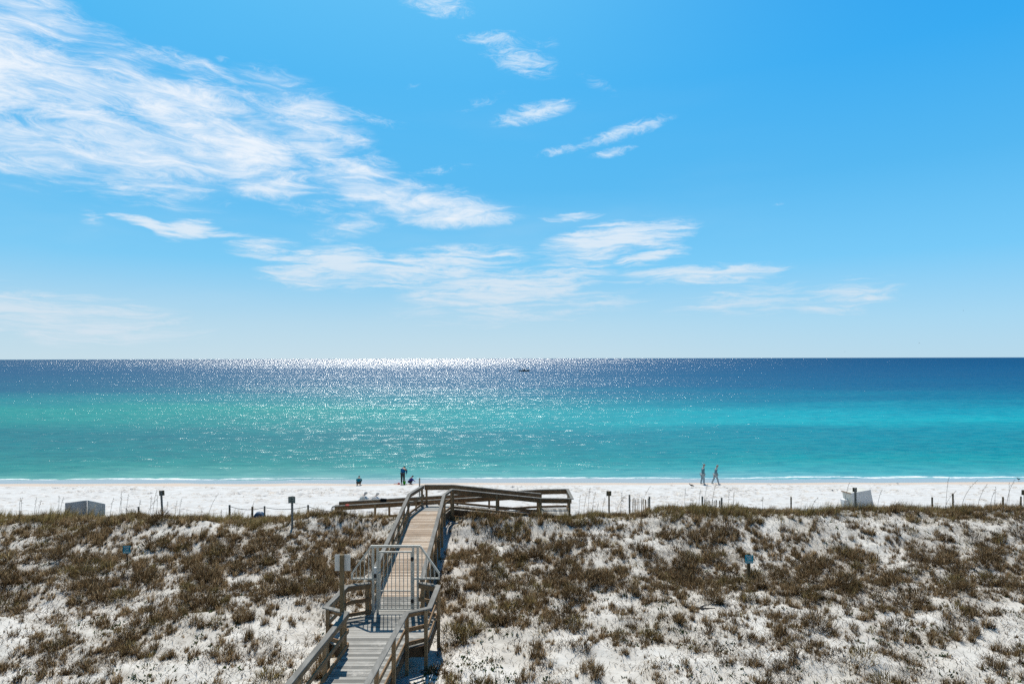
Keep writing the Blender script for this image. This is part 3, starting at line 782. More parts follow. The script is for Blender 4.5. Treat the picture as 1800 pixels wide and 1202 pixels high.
def rope(a, b, sag, label):
    bm = bmesh.new(); P = []
    for i in range(13):
        t = i / 12; p = Vector(a).lerp(Vector(b), t); p.z -= sag * 4 * t * (1 - t); P.append(p)
    tube(bm, P, .016, 5); tag(link('rope', bm, M['rope']), label, 'rope', 'ropes of the beach fence')
tops = [Vector((x, Y, zt - .08)) for x, zt, Y in pts]
rope(tops[0], tops[1], .16, 'sagging rope between the two fence posts beside the blue tarp')
rope(tops[1], tops[2], .14, 'sagging rope from the thin post past the grey green notice')
rope(tops[2], (-9.75, 35.1, 1.95), .10, 'sagging rope running from the fence post to the left ramp end')
bm = bmesh.new()
x, _ = at_y(455, 897, 36.25); z = gz(x, 36.25)
vsr = bmesh.ops.create_grid(bm, x_segments=14, y_segments=8, size=.5)['verts']
for v in vsr:
    rr = max(abs(v.co.x), abs(v.co.y)) / .5
    v.co.z = .34 * (1 - rr ** 3) + .06 * (vnoise(v.co.x * 9, v.co.y * 9, 3) - .5); v.co.x *= .62; v.co.y *= .5
o = link('tarp', bm, M['blue_tarp'], None, True); o.location = (x, 36.25, z + .12); tag(o, 'small dark blue tarp heap beside the rope fence posts', 'tarp')

G2 = 'single posts in the right crest grass'
for px, pyt, Y, r, lab in ((1390, 873, 34.6, .042, 'slim post in the crest grass midway between slat fence and tipped box'), (1638, 873.5, 34.6, .045, 'short post in the grass right of the tipped box'),
                     (1674.5, 867, 34.8, .045, 'taller post right of the tipped box, near the right edge'), (1762.5, 873, 35.0, .05, 'stubby post near the right edge of the photo'), (1794, 872, 33.4, .04, 'post in the grass below the cut off brown sign')):
    fpost('fence_post', px, pyt, Y, r, lab, G2, M['sign_post'])
def slat_fence(pxa, pxb, pya, pyb, Y, label, n, ends=(True, True)):
    xa, za = at_y(pxa, pya, Y); xb, zb = at_y(pxb, pyb, Y)
    o = empty('slat_fence', (xa, Y, gz(xa, Y)), label, 'fence', 'slatted sand fences on the crest')
    zz = o.location.z
    for e, x, z in ((ends[0], xa, za + .12), (ends[1], xb, zb + .12)):
        if e:
            bm = bmesh.new(); tube(bm, [(x - xa, 0, -.4), (x - xa, 0, z - zz)], .05, 8); link('post', bm, M['grey_post'], o)
    for i in range(n):
        t = (i + .7) / (n + .4); x = xa + (xb - xa) * t; z = za + (zb - za) * t
        bm = bmesh.new(); a = random.uniform(-.05, .05)
        beam(bm, (x - xa, .03, -.3), (x - xa + a, .03, z - zz - random.uniform(0, .1)), .034, .010)
        link('slat', bm, M['sign_post'], o)
    bm = bmesh.new()
    for f in (.3, .75): tube(bm, [(0, .05, (za - zz) * f), (xb - xa, .05, (zb - zz) * f)], .004, 4)
    link('wire', bm, M['dark_metal'], o)
slat_fence(1106, 1141, 873, 876, 34.4, 'leaning wooden slat fence in the grass right of the small tan sign', 11)
slat_fence(1234, 1268, 876, 878, 34.4, 'wooden slat fence in the crest grass below the two walkers', 11)
slat_fence(219, 243, 893, 894, 34.4, 'short wooden slat fence right of the grey storage box', 7, (False, True))
bm = bmesh.new(); x, y, z = at_ground(737, 857)
_, zt = at_y(737, 840, 45.0); x, _ = at_y(737, 840, 45.0); z = gz(x, 45.0)
tube(bm, [(0, 0, -.3), (0, 0, zt - z)], .05, 8); o = link('pole', bm, M['grey_post']); o.location = (x, 45.0, z); tag(o, 'thin grey pole stuck in the sand behind the boardwalk landing', 'pole')

# driftwood
x, y, z = at_ground(1215, 1069)
bm = bmesh.new()
P = [(-.85 + 1.7 * t, .05 * math.sin(t * 7), .035 + .02 * math.sin(t * 5)) for t in np.linspace(0, 1, 12)]
tube(bm, P, [.02 + .032 * math.sin(math.pi * min(1, t * 1.05)) for t in np.linspace(0, 1, 12)], 7)
tube(bm, [P[7], (P[7][0] + .25, .16, .07), (P[7][0] + .45, .26, .06)], [.025, .018, .010], 6)
o = link('driftwood_log', bm, M['driftwood'], None, True); o.location = (x, y, z); o.rotation_euler = (0, 0, R(-4)); tag(o, 'long dark driftwood log lying on the white sand at lower right', 'driftwood')

# ------------------------------------------------------------------ people
def skin_mesh(name, pts, rad, edges, mat, parent, sub=1, root=0):
    me = bpy.data.meshes.new(name); me.from_pydata([tuple(p) for p in pts], edges, []); me.update()
    o = bpy.data.objects.new(name, me); COL.objects.link(o)
    md = o.modifiers.new('skin', 'SKIN'); md.use_smooth_shade = True; md.branch_smoothing = .6
    for i, r in enumerate(rad):
        sv = me.skin_vertices[0].data[i]; rr = r if isinstance(r, tuple) else (r, r); sv.radius = rr; sv.use_root = (i == root)
    sb = o.modifiers.new('sub', 'SUBSURF'); sb.levels = sub; sb.render_levels = sub
    bpy.context.view_layer.update()
    m2 = bpy.data.meshes.new_from_object(o.evaluated_get(bpy.context.evaluated_depsgraph_get()))
    bpy.data.objects.remove(o); bpy.data.meshes.remove(me)
    m2.materials.clear(); m2.materials.append(mat); m2.name = name
    m2.polygons.foreach_set('use_smooth', [True] * len(m2.polygons))
    o = bpy.data.objects.new(name, m2); COL.objects.link(o); o.parent = parent
    return o
def hand_chain(wr, el_, fwd, pts, rad, edges, iw):
    """palm, four fingers and a thumb growing from wrist index iw"""
    wr = Vector(wr); d = (wr - Vector(el_)).normalized(); side = d.cross(Vector(fwd)); side = side.normalized() if side.length > .05 else Vector((1, 0, 0))
    nrm = side.cross(d)
    palm = wr + d * .07; pts.append(palm); rad.append((.030, .016)); ip = len(pts) - 1; edges.append((iw, ip))
    for k, L in enumerate((.066, .076, .072, .056)):
        a = palm + d * .025 + side * (.030 - .02 * k); b = a + d * L * .55 + nrm * .008; c = b + d * L * .4 + nrm * .025
        i0 = len(pts); pts.extend([a, b, c]); rad.extend([.0092, .0085, .007]); edges.extend([(ip, i0), (i0, i0 + 1), (i0 + 1, i0 + 2)])
    a = wr + d * .035 + side * .036; b = a + d * .03 + side * .02; i0 = len(pts)
    pts.extend([a, b]); rad.extend([.011, .009]); edges.extend([(iw, i0), (i0, i0 + 1)])
def person(J, loc, rz, scale, label, group, top, bottom, hair, shoes, skin=None, hair_len=.0, sleeves=True):
    """J: joints in metres for a 1.75 m body facing +Y: pelvis, chest, neck, head, and L/R shoulder elbow wrist hip knee ankle toe"""
    J = {k: Vector(v) for k, v in J.items()}
    o = empty('person', loc, label, 'person', group, rz); o.scale = (scale,) * 3
    fw = (J['head_dir']).normalized()
    pts, rad, edges, ix = [], [], [], {}
    def P(n, p, r): pts.append(Vector(p)); rad.append(r); ix[n] = len(pts) - 1; return ix[n]
    def E(a, b): edges.append((ix[a], ix[b]))
    P('pelvis', J['pelvis'], (.155, .11)); P('waist', J['pelvis'].lerp(J['chest'], .5), (.135, .10)); P('chest', J['chest'], (.165, .115)); P('neck', J['neck'], .055)
    up = (J['head'] - J['neck']).normalized()
    P('jaw', J['head'] - up * .05 + fw * .012, (.062, .068)); P('skull', J['head'] + up * .045, (.072, .085)); P('crown', J['head'] + up * .10, (.045, .05))
    for a, b in (('pelvis', 'waist'), ('waist', 'chest'), ('chest', 'neck'), ('neck', 'jaw'), ('jaw', 'skull'), ('skull', 'crown')): E(a, b)
    nose = J['head'] + fw * .094 + up * .0; P('nose', nose, (.011, .016)); E('jaw', 'nose')
    for s in 'LR':
        P('sh' + s, J['sh' + s], .062); P('el' + s, J['el' + s], .043); P('wr' + s, J['wr' + s], .027)
        E('chest', 'sh' + s); E('sh' + s, 'el' + s); E('el' + s, 'wr' + s)
        P('hip' + s, J['hip' + s], .095); P('kn' + s, J['kn' + s], .062); P('an' + s, J['an' + s], .042); P('toe' + s, J['toe' + s], (.04, .028))
        E('pelvis', 'hip' + s); E('hip' + s, 'kn' + s); E('kn' + s, 'an' + s); E('an' + s, 'toe' + s)
        hand_chain(J['wr' + s], J['el' + s], fw, pts, rad, edges, ix['wr' + s])
    skin_mesh('body', pts, rad, edges, skin or M['skin'], o, 1)
    # eyes and mouth
    side = up.cross(fw).normalized()
    bm = bmesh.new()
    for s in (-1, 1): bmesh.ops.create_uvsphere(bm, u_segments=8, v_segments=6, radius=.012, matrix=Matrix.Translation(J['head'] + fw * .080 + up * .022 + side * .03 * s))
    link('eyes', bm, M['hair_dark'], o, True)
    bm = bmesh.new(); beam(bm, J['head'] + fw * .082 - up * .045 - side * .022, J['head'] + fw * .082 - up * .045 + side * .022, .008, .008); link('mouth', bm, simple('lips', (.3, .1, .08)), o)
    # clothes: shells round the same skeleton
    def shell(name, names, links_, grow, mat):
        pp = [pts[ix[n]] for n in names]
        rr = []
        for n in names:
            r = rad[ix[n]]; r = r if isinstance(r, tuple) else (r, r); rr.append((r[0] + grow, r[1] + grow))
        skin_mesh(name, pp, rr, [(names.index(a), names.index(b)) for a, b in links_], mat, o, 1)
    nm = ['waist', 'pelvis', 'chest', 'shL', 'elL', 'shR', 'elR']; lk = [('waist', 'pelvis'), ('waist', 'chest'), ('chest', 'shL'), ('shL', 'elL'), ('chest', 'shR'), ('shR', 'elR')]
    if sleeves: nm += ['wrL', 'wrR']; lk += [('elL', 'wrL'), ('elR', 'wrR')]
    shell('jacket', nm, lk, .030, top)
    nm = ['pelvis', 'hipL', 'knL', 'anL', 'hipR', 'knR', 'anR']
    shell('trousers', nm, [('pelvis', 'hipL'), ('hipL', 'knL'), ('knL', 'anL'), ('pelvis', 'hipR'), ('hipR', 'knR'), ('knR', 'anR')], .024, bottom)
    for s in 'LR':
        a = J['an' + s]; t_ = J['toe' + s]; d = (t_ - a); d.z = 0; d = d.normalized() if d.length > .01 else Vector((0, 1, 0))
        skin_mesh('shoe', [a - d * .05 + Vector((0, 0, -.045)), a + d * .06 + Vector((0, 0, -.04)), t_ + d * .05], [(.046, .04), (.05, .04), (.042, .03)], [(0, 1), (1, 2)], shoes, o, 1)
    # hair: a cap that leaves the face clear
    bm = bmesh.new(); bmesh.ops.create_uvsphere(bm, u_segments=16, v_segments=10, radius=1)
    mt = Matrix((side, fw, up)).transposed().to_4x4(); mt.translation = J['head'] + up * .045
    for v in bm.verts:
        c = v.co.copy(); low = c.z < -.1 and c.y > -.1
        v.co = Vector((c.x * .092, c.y * .105 - .014, c.z * .10 + .012))
        if low: v.co *= .8
        if c.z < -.2 and c.y < 0: v.co.z -= hair_len * (-c.z)
        v.co = mt @ v.co
    link('hair', bm, hair, o, True)
    return o
def J_stand(lean=0, head=0, stride=0.0, arm=0.15, reach=None):
    c, s = math.cos(R(lean)), math.sin(R(lean))
    pel = Vector((0, 0, .93))
    def T(x, y, z): return Vector((x, pel.y + y * c + z * s, pel.z + z * c - y * s))
    J = dict(pelvis=pel, chest=T(0, 0, .38), neck=T(0, .01, .56), head=T(0, .03, .56) + Vector((0, .13 * math.sin(R(lean + head)), .13 * math.cos(R(lean + head)))))
    hd = Vector((0, math.cos(R(lean * .7 + head)), -math.sin(R(lean * .7 + head)))); J['head_dir'] = hd
    for k, s_ in (('L', -1), ('R', 1)):
        st = stride * s_
        J['sh' + k] = T(.18 * s_, 0, .47)
        if reach:
            J['el' + k] = J['sh' + k] + Vector((.06 * s_, .10, -.25)); J['wr' + k] = J['el' + k] + Vector((-.05 * s_, .12, -.20))
        else:
            J['el' + k] = J['sh' + k] + Vector((.05 * s_, -st * .45 * arm * 4 - .02, -.28)); J['wr' + k] = J['el' + k] + Vector((-.01 * s_, -st * .4 * arm * 4 + .10, -.23))
        J['hip' + k] = pel + Vector((.095 * s_, 0, -.05))
        J['kn' + k] = pel + Vector((.10 * s_, st * .5 + .03, -.46)); J['an' + k] = pel + Vector((.10 * s_, st * 1.0 - .02, -.85 + abs(st) * .05 + (.04 if st < 0 else 0)))
        J['toe' + k] = J['an' + k] + Vector((.02 * s_, .15, -.05))
    return J
def J_squat(lean=35, head=15):
    J = J_stand(lean, head, 0, .1, True); dz = -.63
    for k in list(J):
        if k[:2] not in ('hi', 'kn', 'an', 'to') and k != 'head_dir': J[k] = J[k] + Vector((0, -.12, dz))
    J['pelvis'] = Vector((0, -.12, .30))
    for k, s_ in (('L', -1), ('R', 1)):
        J['hip' + k] = Vector((.10 * s_, -.08, .29)); J['kn' + k] = Vector((.20 * s_, .26, .46)); J['an' + k] = Vector((.13 * s_, .02, .09)); J['toe' + k] = Vector((.15 * s_, .17, .04))
        J['el' + k] = J['sh' + k] + Vector((.08 * s_, .18, -.20)); J['wr' + k] = J['el' + k] + Vector((-.06 * s_, .18, -.16))
    return J
def J_sit(lean=25, head=10):
    J = J_stand(lean, head, 0, .1, True); dz = -.82
    for k in list(J):
        if k[:2] not in ('hi', 'kn', 'an', 'to') and k != 'head_dir': J[k] = J[k] + Vector((0, 0, dz))
    J['pelvis'] = Vector((0, 0, .13))
    for k, s_ in (('L', -1), ('R', 1)):
        J['hip' + k] = Vector((.10 * s_, .06, .12)); J['kn' + k] = Vector((.14 * s_, .42, .46)); J['an' + k] = Vector((.11 * s_, .66, .09)); J['toe' + k] = Vector((.12 * s_, .82, .05))
        J['el' + k] = J['sh' + k] + Vector((.08 * s_, .20, -.20)); J['wr' + k] = J['el' + k] + Vector((-.08 * s_, .22, -.02))
    return J
def place(px, py):
    x, y, z = at_ground(px, py); return (x, y, z)
# two walkers heading right along the wet sand
greyblue = cloth('pale_blue_grey_cloth', (.13, .26, .30)); greyblue2 = cloth('faded_grey_cloth', (.15, .26, .30))
paleleg = cloth('pale_grey_trousers', (.30, .38, .42)); paleleg2 = cloth('light_grey_trousers', (.34, .41, .45)); darkleg = cloth('charcoal_leggings', (.05, .05, .055))
person(J_stand(6, 12, .10, .12), place(1234.5, 851.6), R(-84), .965, 'person in long blue grey top walking right at the water edge, the left walker', 'walkers at the water edge', greyblue, paleleg, M['hair_fair'], paleleg, simple('greyed_skin', (.40, .36, .33), .6, .05))  # skin colour toned down towards grey
person(J_stand(9, 14, .27, .14), place(1257, 851.2), R(-88), .92, 'person with fair hair striding right at the water edge, the right walker', 'walkers at the water edge', greyblue2, paleleg2, M['hair_fair'], paleleg2, simple('greyed_skin', (.40, .36, .33), .6, .05))
# the three by the water on the left
person(J_squat(38, 18), place(630, 852.8), R(6), .80, 'person in a teal jacket squatting on the sand by the water', None, cloth('teal_cloth', (.0, .20, .27)), cloth('tan_trousers', (.09, .07, .06)), M['hair_dark'], M['skin'])
person(J_stand(46, 24, .03, .1, True), place(707.5, 850.6), R(-4), .96, 'person in a blue top and dark leggings bending over beside a green bucket', None, cloth('blue_cloth', (.0, .085, .22)), darkleg, M['hair_dark'], darkleg)
person(J_squat(30, 18), place(720.5, 850.4), R(-62), .70, 'small child in a purple blue top crouching at the water edge', None, cloth('purple_blue_cloth', (.045, .03, .30)), cloth('dark_shorts', (.05, .05, .08)), M['hair_dark'], M['skin'], M['skin'], 0, True)
pw = cloth('white_cloth', (.52, .54, .53)); pw2 = cloth('off_white_cloth', (.66, .66, .66)); fairh = simple('pale_fair_hair', (.55, .53, .50), .7, .08); pskin = simple('pale_skin', (.62, .52, .47), .7, .05)
person(J_sit(32, 8), place(631, 885.5), R(-72), 1.0, 'person in grey white clothes seated on sand behind left ramp, left one', 'pair sitting on the sand', pw, pw, fairh, pw, pskin)
person(J_sit(36, 6), place(651.5, 885.0), R(-78), .95, 'person in bright white clothes seated on sand behind left ramp, right one', 'pair sitting on the sand', pw2, pw2, fairh, pw2, pskin)
# toys
x, y, z = place(710.8, 851)
bk = empty('bucket', (x, y - .15, z), 'small green sand bucket at the feet of the bending person', 'bucket')
bm = bmesh.new(); n = 14
rings = []
for r, zz in ((.09, 0), (.13, .26), (.14, .262), (.14, .28), (.12, .28), (.085, .03)): rings.append([bm.verts.new((r * math.cos(2 * math.pi * k / n), r * math.sin(2 * math.pi * k / n), zz)) for k in range(n)])
for a, b in zip(rings, rings[1:]):
    for k in range(n): bm.faces.new((a[k], a[(k + 1) % n], b[(k + 1) % n], b[k]))
bm.faces.new(rings[0][::-1]); bm.faces.new(rings[-1]); link('pail', bm, M['toy_green'], bk, True)
bm = bmesh.new(); tube(bm, [(.135 * math.cos(a), .02, .27 + .14 * math.sin(a)) for a in np.linspace(0, math.pi, 11)], .008, 6); link('handle', bm, M['toy_green'], bk, True)
for (px, py, sc_, lab) in ((696.8, 851, 1.0, 'red toy spade lying on the sand left of the bending person'), (700.5, 850.8, .8, 'small red sand mould lying right beside the toy spade')):
    x, y, z = place(px, py); bm = bmesh.new()
    if sc_ == 1.0:
        tube(bm, [(-.22, 0, .05), (.10, 0, .06)], .018, 7); box(bm, (.10, -.08, .045), (.30, .08, .065), .006); tube(bm, [(-.22, -.06, .05), (-.22, .06, .05)], .016, 7)
        nm_ = 'toy_spade'
    else:
        r2 = bmesh.ops.create_cone(bm, cap_ends=True, segments=12, radius1=.12, radius2=.07, depth=.12); nm_ = 'sand_mould'
        for v in r2['verts']: v.co.z += .06
    o = link(nm_, bm, M['toy_red'], None); o.location = (x, y, z); tag(o, lab, 'toy')

# ------------------------------------------------------------------ birds
def bird_standing(px, py, rz, sc_, label, mats):
    x, y, z = place(px, py); z = max(z, 0.0)
    o = empty('bird', (x, y, z), label, 'bird', 'shore birds', rz); o.scale = (sc_,) * 3
    skin_mesh('body', [(0, 0, .19), (0, .09, .21), (0, .15, .26), (0, .175, .315), (0, .205, .318), (0, -.11, .165), (0, -.20, .14)], [(.055, .062), (.05, .055), (.028, .03), (.03, .032), (.012, .014), (.04, .035), (.02, .008)],
              [(0, 1), (1, 2), (2, 3), (3, 4), (0, 5), (5, 6)], mats[0], o, 2)
    bm = bmesh.new(); tube(bm, [(0, .205, .317), (0, .265, .305)], [.010, .003], 6); link('beak', bm, M['beak'], o)
    for s in (-1, 1):
        bm = bmesh.new(); tube(bm, [(.025 * s, 0, .15), (.028 * s, -.02, .085), (.026 * s, 0, .0)], .006, 6)
        for a in (-.5, 0, .5): tube(bm, [(.026 * s, 0, .004), (.026 * s + .03 * math.sin(a), .035 * math.cos(a), .004)], .004, 4)
        link('leg', bm, M['beak'], o)
        skin_mesh('wing', [(.058 * s, .06, .215), (.062 * s, -.04, .20), (.03 * s, -.20, .15)], [(.012, .035), (.014, .042), (.006, .010)], [(0, 1), (1, 2)], mats[1], o, 1)
    return o
bird_standing(1215.5, 857, R(60), 1.0, 'dark shore bird standing on the white sand left of the walkers', (M['bird_dark'], M['bird_dark']))
bird_standing(1790, 845, R(100), .85, 'dark wading bird in the shallows near the right edge', (M['bird_dark'], M['bird_dark']))
bird_standing(1577.5, 851.5, R(80), .5, 'tiny pale shore bird on the wet sand beyond the tipped box', (M['bird_light'], M['bird_light']))
def bird_flying(px, py, Y, label):
    x, z = at_y(px, py, Y)
    o = empty('bird', (x, Y, z), label, 'bird', 'birds flying over the sea', R(70))
    skin_mesh('body', [(0, 0, 0), (0, .18, .02), (0, .26, .03), (0, -.2, 0), (0, -.32, .0)], [.07, .05, .035, .045, (.05, .012)], [(0, 1), (1, 2), (0, 3), (3, 4)], M['bird_dark'], o, 1)
    for s in (-1, 1):
        bm = bmesh.new(); v = [bm.verts.new(p) for p in ((.04 * s, .10, .03), (.35 * s, .16, .16), (.68 * s, .0, .08), (.34 * s, -.02, .15), (.04 * s, -.10, .03))]
        bm.faces.new(v if s > 0 else v[::-1]); link('wing', bm, M['bird_dark'], o)
bird_flying(1693.5, 546, 420, 'tiny dark gull in the clear sky at far right')
bird_flying(1616, 603, 380, 'tiny dark gull a little above the horizon, the middle of three')
bird_flying(1485, 618, 420, 'tiny dark gull just above the horizon right of centre')

# ------------------------------------------------------------------ boat
x, y = at_z(921.5, 652.6, 0)
bt = empty('boat', (x, y, 0), 'small dark motor boat far out on the glittering sea', 'boat'); bt.rotation_euler = (0, 0, R(8))
bm = bmesh.new(); secs = []
for t in np.linspace(0, 1, 9):
    L = -4 + 8.2 * t; wd = 1.25 * (1 - max(0, (t - .45) / .55) ** 2.2) + .03; zt = .75 + .55 * t ** 2; zb = -.3 + .5 * max(0, t - .7)
    secs.append([bm.verts.new(p) for p in ((L, -wd, zt), (L, -wd * .75, .1), (L, 0, zb), (L, wd * .75, .1), (L, wd, zt))])
for a, b in zip(secs, secs[1:]):
    for k in range(4): bm.faces.new((a[k], a[k + 1], b[k + 1], b[k]))
    bm.faces.new((a[4], a[0], b[0], b[4]))
bm.faces.new(secs[0]); bm.faces.new(secs[-1][::-1]); bmesh.ops.recalc_face_normals(bm, faces=bm.faces); link('hull', bm, M['hull'], bt)
bm = bmesh.new(); box(bm, (-.9, -.5, .7), (.5, .5, 1.6), .08); link('console', bm, M['hull'], bt)
bm = bmesh.new(); box(bm, (-1.5, -.95, 2.55), (.9, .95, 2.65), .03); link('canopy', bm, M['hull'], bt)
for a, b in ((-1.2, -.7), (-1.2, .7), (.6, -.7), (.6, .7)):
    bm = bmesh.new(); tube(bm, [(a, b, .7), (a, b, 2.56)], .04, 6); link('canopy_post', bm, M['hull'], bt)
bm = bmesh.new(); box(bm, (-4.45, -.25, .2), (-4.0, .25, 1.35), .08); link('outboard_motor', bm, M['dark_metal'], bt)

# ------------------------------------------------------------------ grass
def make_grass(name, spec=.1):
    m, t, out = newmat(name)
    at = t.add('ShaderNodeAttribute', attribute_name='tint')
    d = t.add('ShaderNodeBsdfDiffuse', ins={'Color': at.outputs['Color']})
    tr = t.add('ShaderNodeBsdfTranslucent', ins={'Color': at.outputs['Color']})
    mx = t.add('ShaderNodeMixShader', ins={0: .48, 1: d.outputs[0], 2: tr.outputs[0]})
    t.l.new(mx.outputs[0], out.inputs[0]); return m
M['grass'] = make_grass('dry_grass')
def blades(base, h, az_, lean, wid, col):
    """base (n,3), height, bearing of lean, lean amount (0 upright..1.5), width, colour -> verts, quads, tris, colours"""
    n = len(base)
    d = np.stack([np.cos(az_), np.sin(az_), np.zeros(n)], 1)
    # blade faces roughly the camera side with random yaw
    yaw = rng.uniform(-.9, .9, n)
    s = np.stack([np.cos(yaw), np.sin(yaw), np.zeros(n)], 1) * (wid / 2)[:, None]
    def pt(f):
        a = lean * (.35 + .65 * f)
        return base + d * (np.sin(a) * h * f)[:, None] + np.array([0, 0, 1.0]) * (np.cos(a) * h * f)[:, None]
    p0, p1, p2 = base, pt(.55), pt(1.0)
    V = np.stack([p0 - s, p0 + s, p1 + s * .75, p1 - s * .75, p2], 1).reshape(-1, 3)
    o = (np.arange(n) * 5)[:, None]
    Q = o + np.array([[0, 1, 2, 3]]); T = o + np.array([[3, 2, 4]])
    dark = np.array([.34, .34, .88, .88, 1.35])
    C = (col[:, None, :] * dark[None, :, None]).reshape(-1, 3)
    return V, Q, T, C
def palette(k, n):
    P = {'dry': [(.19, .118, .056), (.29, .192, .098), (.08, .05, .028), (.53, .39, .23)], 'olive': [(.20, .146, .055), (.28, .212, .082), (.10, .074, .033), (.45, .35, .17)],
         'dark': [(.085, .055, .03), (.13, .088, .048), (.19, .13, .07), (.05, .037, .025)], 'green': [(.05, .085, .022), (.075, .12, .03), (.04, .06, .02), (.10, .13, .05)]}[k]
    P = np.array(P); return P[rng.integers(0, 4, n)] * rng.uniform(.75, 1.3, (n, 1))
CR = {'n': 0}
acc = []
def scatter(n_try, ymin, ymax, accept):
    y = rng.uniform(ymin, ymax, n_try); x = rng.uniform(-1, 1, n_try) * (.86 * y + 3.0)
    keep = accept(x, y) & ~in_deck(x, y, .12)
    return x[keep], y[keep]
def tussocks(x, y, cnt, rad, hgt, pal, lean_s=.55, wind=.12, wid=.011):
    """one splayed tuft per (x, y)"""
    n = len(x); cnt = np.asarray(cnt, int); rep = np.repeat(np.arange(n), cnt); m = len(rep)
    rr = rad[rep] * np.sqrt(rng.random(m)); th = rng.uniform(0, 2 * np.pi, m)
    bx_, by_ = x[rep] + rr * np.cos(th), y[rep] + rr * np.sin(th)
    bz = ground(bx_, by_) - .03
    h = hgt[rep] * rng.uniform(.45, 1.15, m) * (1 - .45 * (rr / np.maximum(rad[rep], 1e-3)) ** 2)
    lean = np.abs(rng.normal(0, lean_s, m)) * (.35 + .9 * rr / np.maximum(rad[rep], 1e-3)) + wind * rng.random(m)
    az_ = th + rng.normal(0, .5, m); az_ = np.where(rng.random(m) < wind * 3, rng.normal(0, .5, m), az_)
    tone = rng.uniform(.55, 1.35, n)[rep][:, None]
    col = palette(pal, m) * tone
    acc.append(blades(np.stack([bx_, by_, bz], 1), h, az_, np.clip(lean, 0, 1.5), rng.uniform(.6, 1.4, m) * wid, col))
# brown tussocks over the whole dune: narrow upright tufts one can tell apart
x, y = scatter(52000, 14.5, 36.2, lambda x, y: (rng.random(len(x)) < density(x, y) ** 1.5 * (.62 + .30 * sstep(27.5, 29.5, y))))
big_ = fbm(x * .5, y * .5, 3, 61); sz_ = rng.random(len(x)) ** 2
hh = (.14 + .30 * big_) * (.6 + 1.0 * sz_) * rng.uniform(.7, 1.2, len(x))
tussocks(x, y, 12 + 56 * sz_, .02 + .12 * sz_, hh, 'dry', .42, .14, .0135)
print('tussocks', len(x))
# short stubble between them
x, y = scatter(30000, 14.5, 36.2, lambda x, y: (rng.random(len(x)) < density(x, y) ** 1.7 * .42))
tussocks(x, y, rng.integers(5, 14, len(x)), rng.uniform(.04, .16, len(x)), rng.uniform(.06, .2, len(x)), 'dry', .8, .1, .012)
# rounded bushes of dead and living stems, darker stem colours at the heart, paler ones on top
def bushes(x, y, R_, H_, cnt, pal_top):
    n = len(x); cnt = np.asarray(cnt, int); rep = np.repeat(np.arange(n), cnt); m = len(rep)
    q = np.sqrt(rng.random(m)); th = rng.uniform(0, 2 * np.pi, m); wob_ = 1 + .35 * np.sin(th * 2 + x[rep] * 9) * np.cos(th * 3 + y[rep] * 7)
    rr = q * R_[rep] * wob_
    bx_, by_ = x[rep] + rr * np.cos(th), y[rep] + rr * np.sin(th) * .85
    u = rng.random(m) ** .6
    bz = ground(bx_, by_) - .02 + H_[rep] * np.sqrt(np.maximum(0, 1 - q * q)) * u * .8
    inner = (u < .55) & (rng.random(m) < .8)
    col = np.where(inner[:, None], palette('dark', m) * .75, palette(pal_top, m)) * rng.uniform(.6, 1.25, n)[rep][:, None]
    lean = .25 + .75 * q + rng.normal(0, .25, m)
    ok_ = ~in_deck(bx_, by_, .08)
    h = (rng.uniform(.10, .30, m) * (.7 + .6 * H_[rep]))
    a_ = blades(np.stack([bx_, by_, bz], 1)[ok_], h[ok_], (th + rng.normal(0, .6, m))[ok_], np.clip(np.abs(lean), .05, 1.4)[ok_], (rng.uniform(.008, .019, m))[ok_], col[ok_])
    acc.append(a_)
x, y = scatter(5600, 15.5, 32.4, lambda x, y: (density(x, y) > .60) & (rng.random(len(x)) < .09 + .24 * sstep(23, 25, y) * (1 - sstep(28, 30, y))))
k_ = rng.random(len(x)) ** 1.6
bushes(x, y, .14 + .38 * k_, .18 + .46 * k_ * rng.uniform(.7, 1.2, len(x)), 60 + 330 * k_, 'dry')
print('bushes', len(x))
x, y = scatter(900, 16, 31.5, lambda x, y: (density(x, y) > .55) & (rng.random(len(x)) < .30 + .5 * np.exp(-((x + .5) / 2.0) ** 2)))
k_ = rng.random(len(x)) ** 1.4
bushes(x, y, .16 + .34 * k_, .2 + .34 * k_, 70 + 240 * k_, 'olive')
# flattened mats of dead stems
x, y = scatter(3600, 14.8, 33, lambda x, y: (density(x, y) > .36) & (rng.random(len(x)) < .55))
cnt = rng.integers(25, 90, len(x)); rep_ = np.repeat(np.arange(len(x)), cnt); m_ = len(rep_)
sz = rng.uniform(.12, .42, len(x))[rep_]
xx, yy = x[rep_] + rng.normal(0, 1, m_) * sz * 1.15, y[rep_] + rng.normal(0, 1, m_) * sz * .55
ok_ = ~in_deck(xx, yy, .1); xx, yy = xx[ok_], yy[ok_]; m_ = len(xx); tone = rng.uniform(.7, 1.25, len(x))[rep_][ok_]
acc.append(blades(np.stack([xx, yy, ground(xx, yy) - .005], 1), rng.uniform(.08, .30, m_), rng.uniform(0, 6.28, m_), rng.uniform(.7, 1.5, m_), rng.uniform(.008, .018, m_),
                  np.where((rng.random(m_) < .5)[:, None], palette('dry', m_) * .8, palette('dark', m_)) * tone[:, None]))
print('mats', len(x))
# crest grass: taller, olive, leaning with the wind
x, y = scatter(19000, 31.2, 36.4, lambda x, y: rng.random(len(x)) < density(x, y) ** 1.3 * .62)
cr_n = fbm(x * .45, y * .2, 3, 71)
tussocks(x, y, rng.integers(10, 24, len(x)), rng.uniform(.05, .22, len(x)), (.22 + 2.0 * np.clip(cr_n - .42, .0, 1)) * rng.uniform(.45, 1.5, len(x)), 'olive', .32, .28, .012)
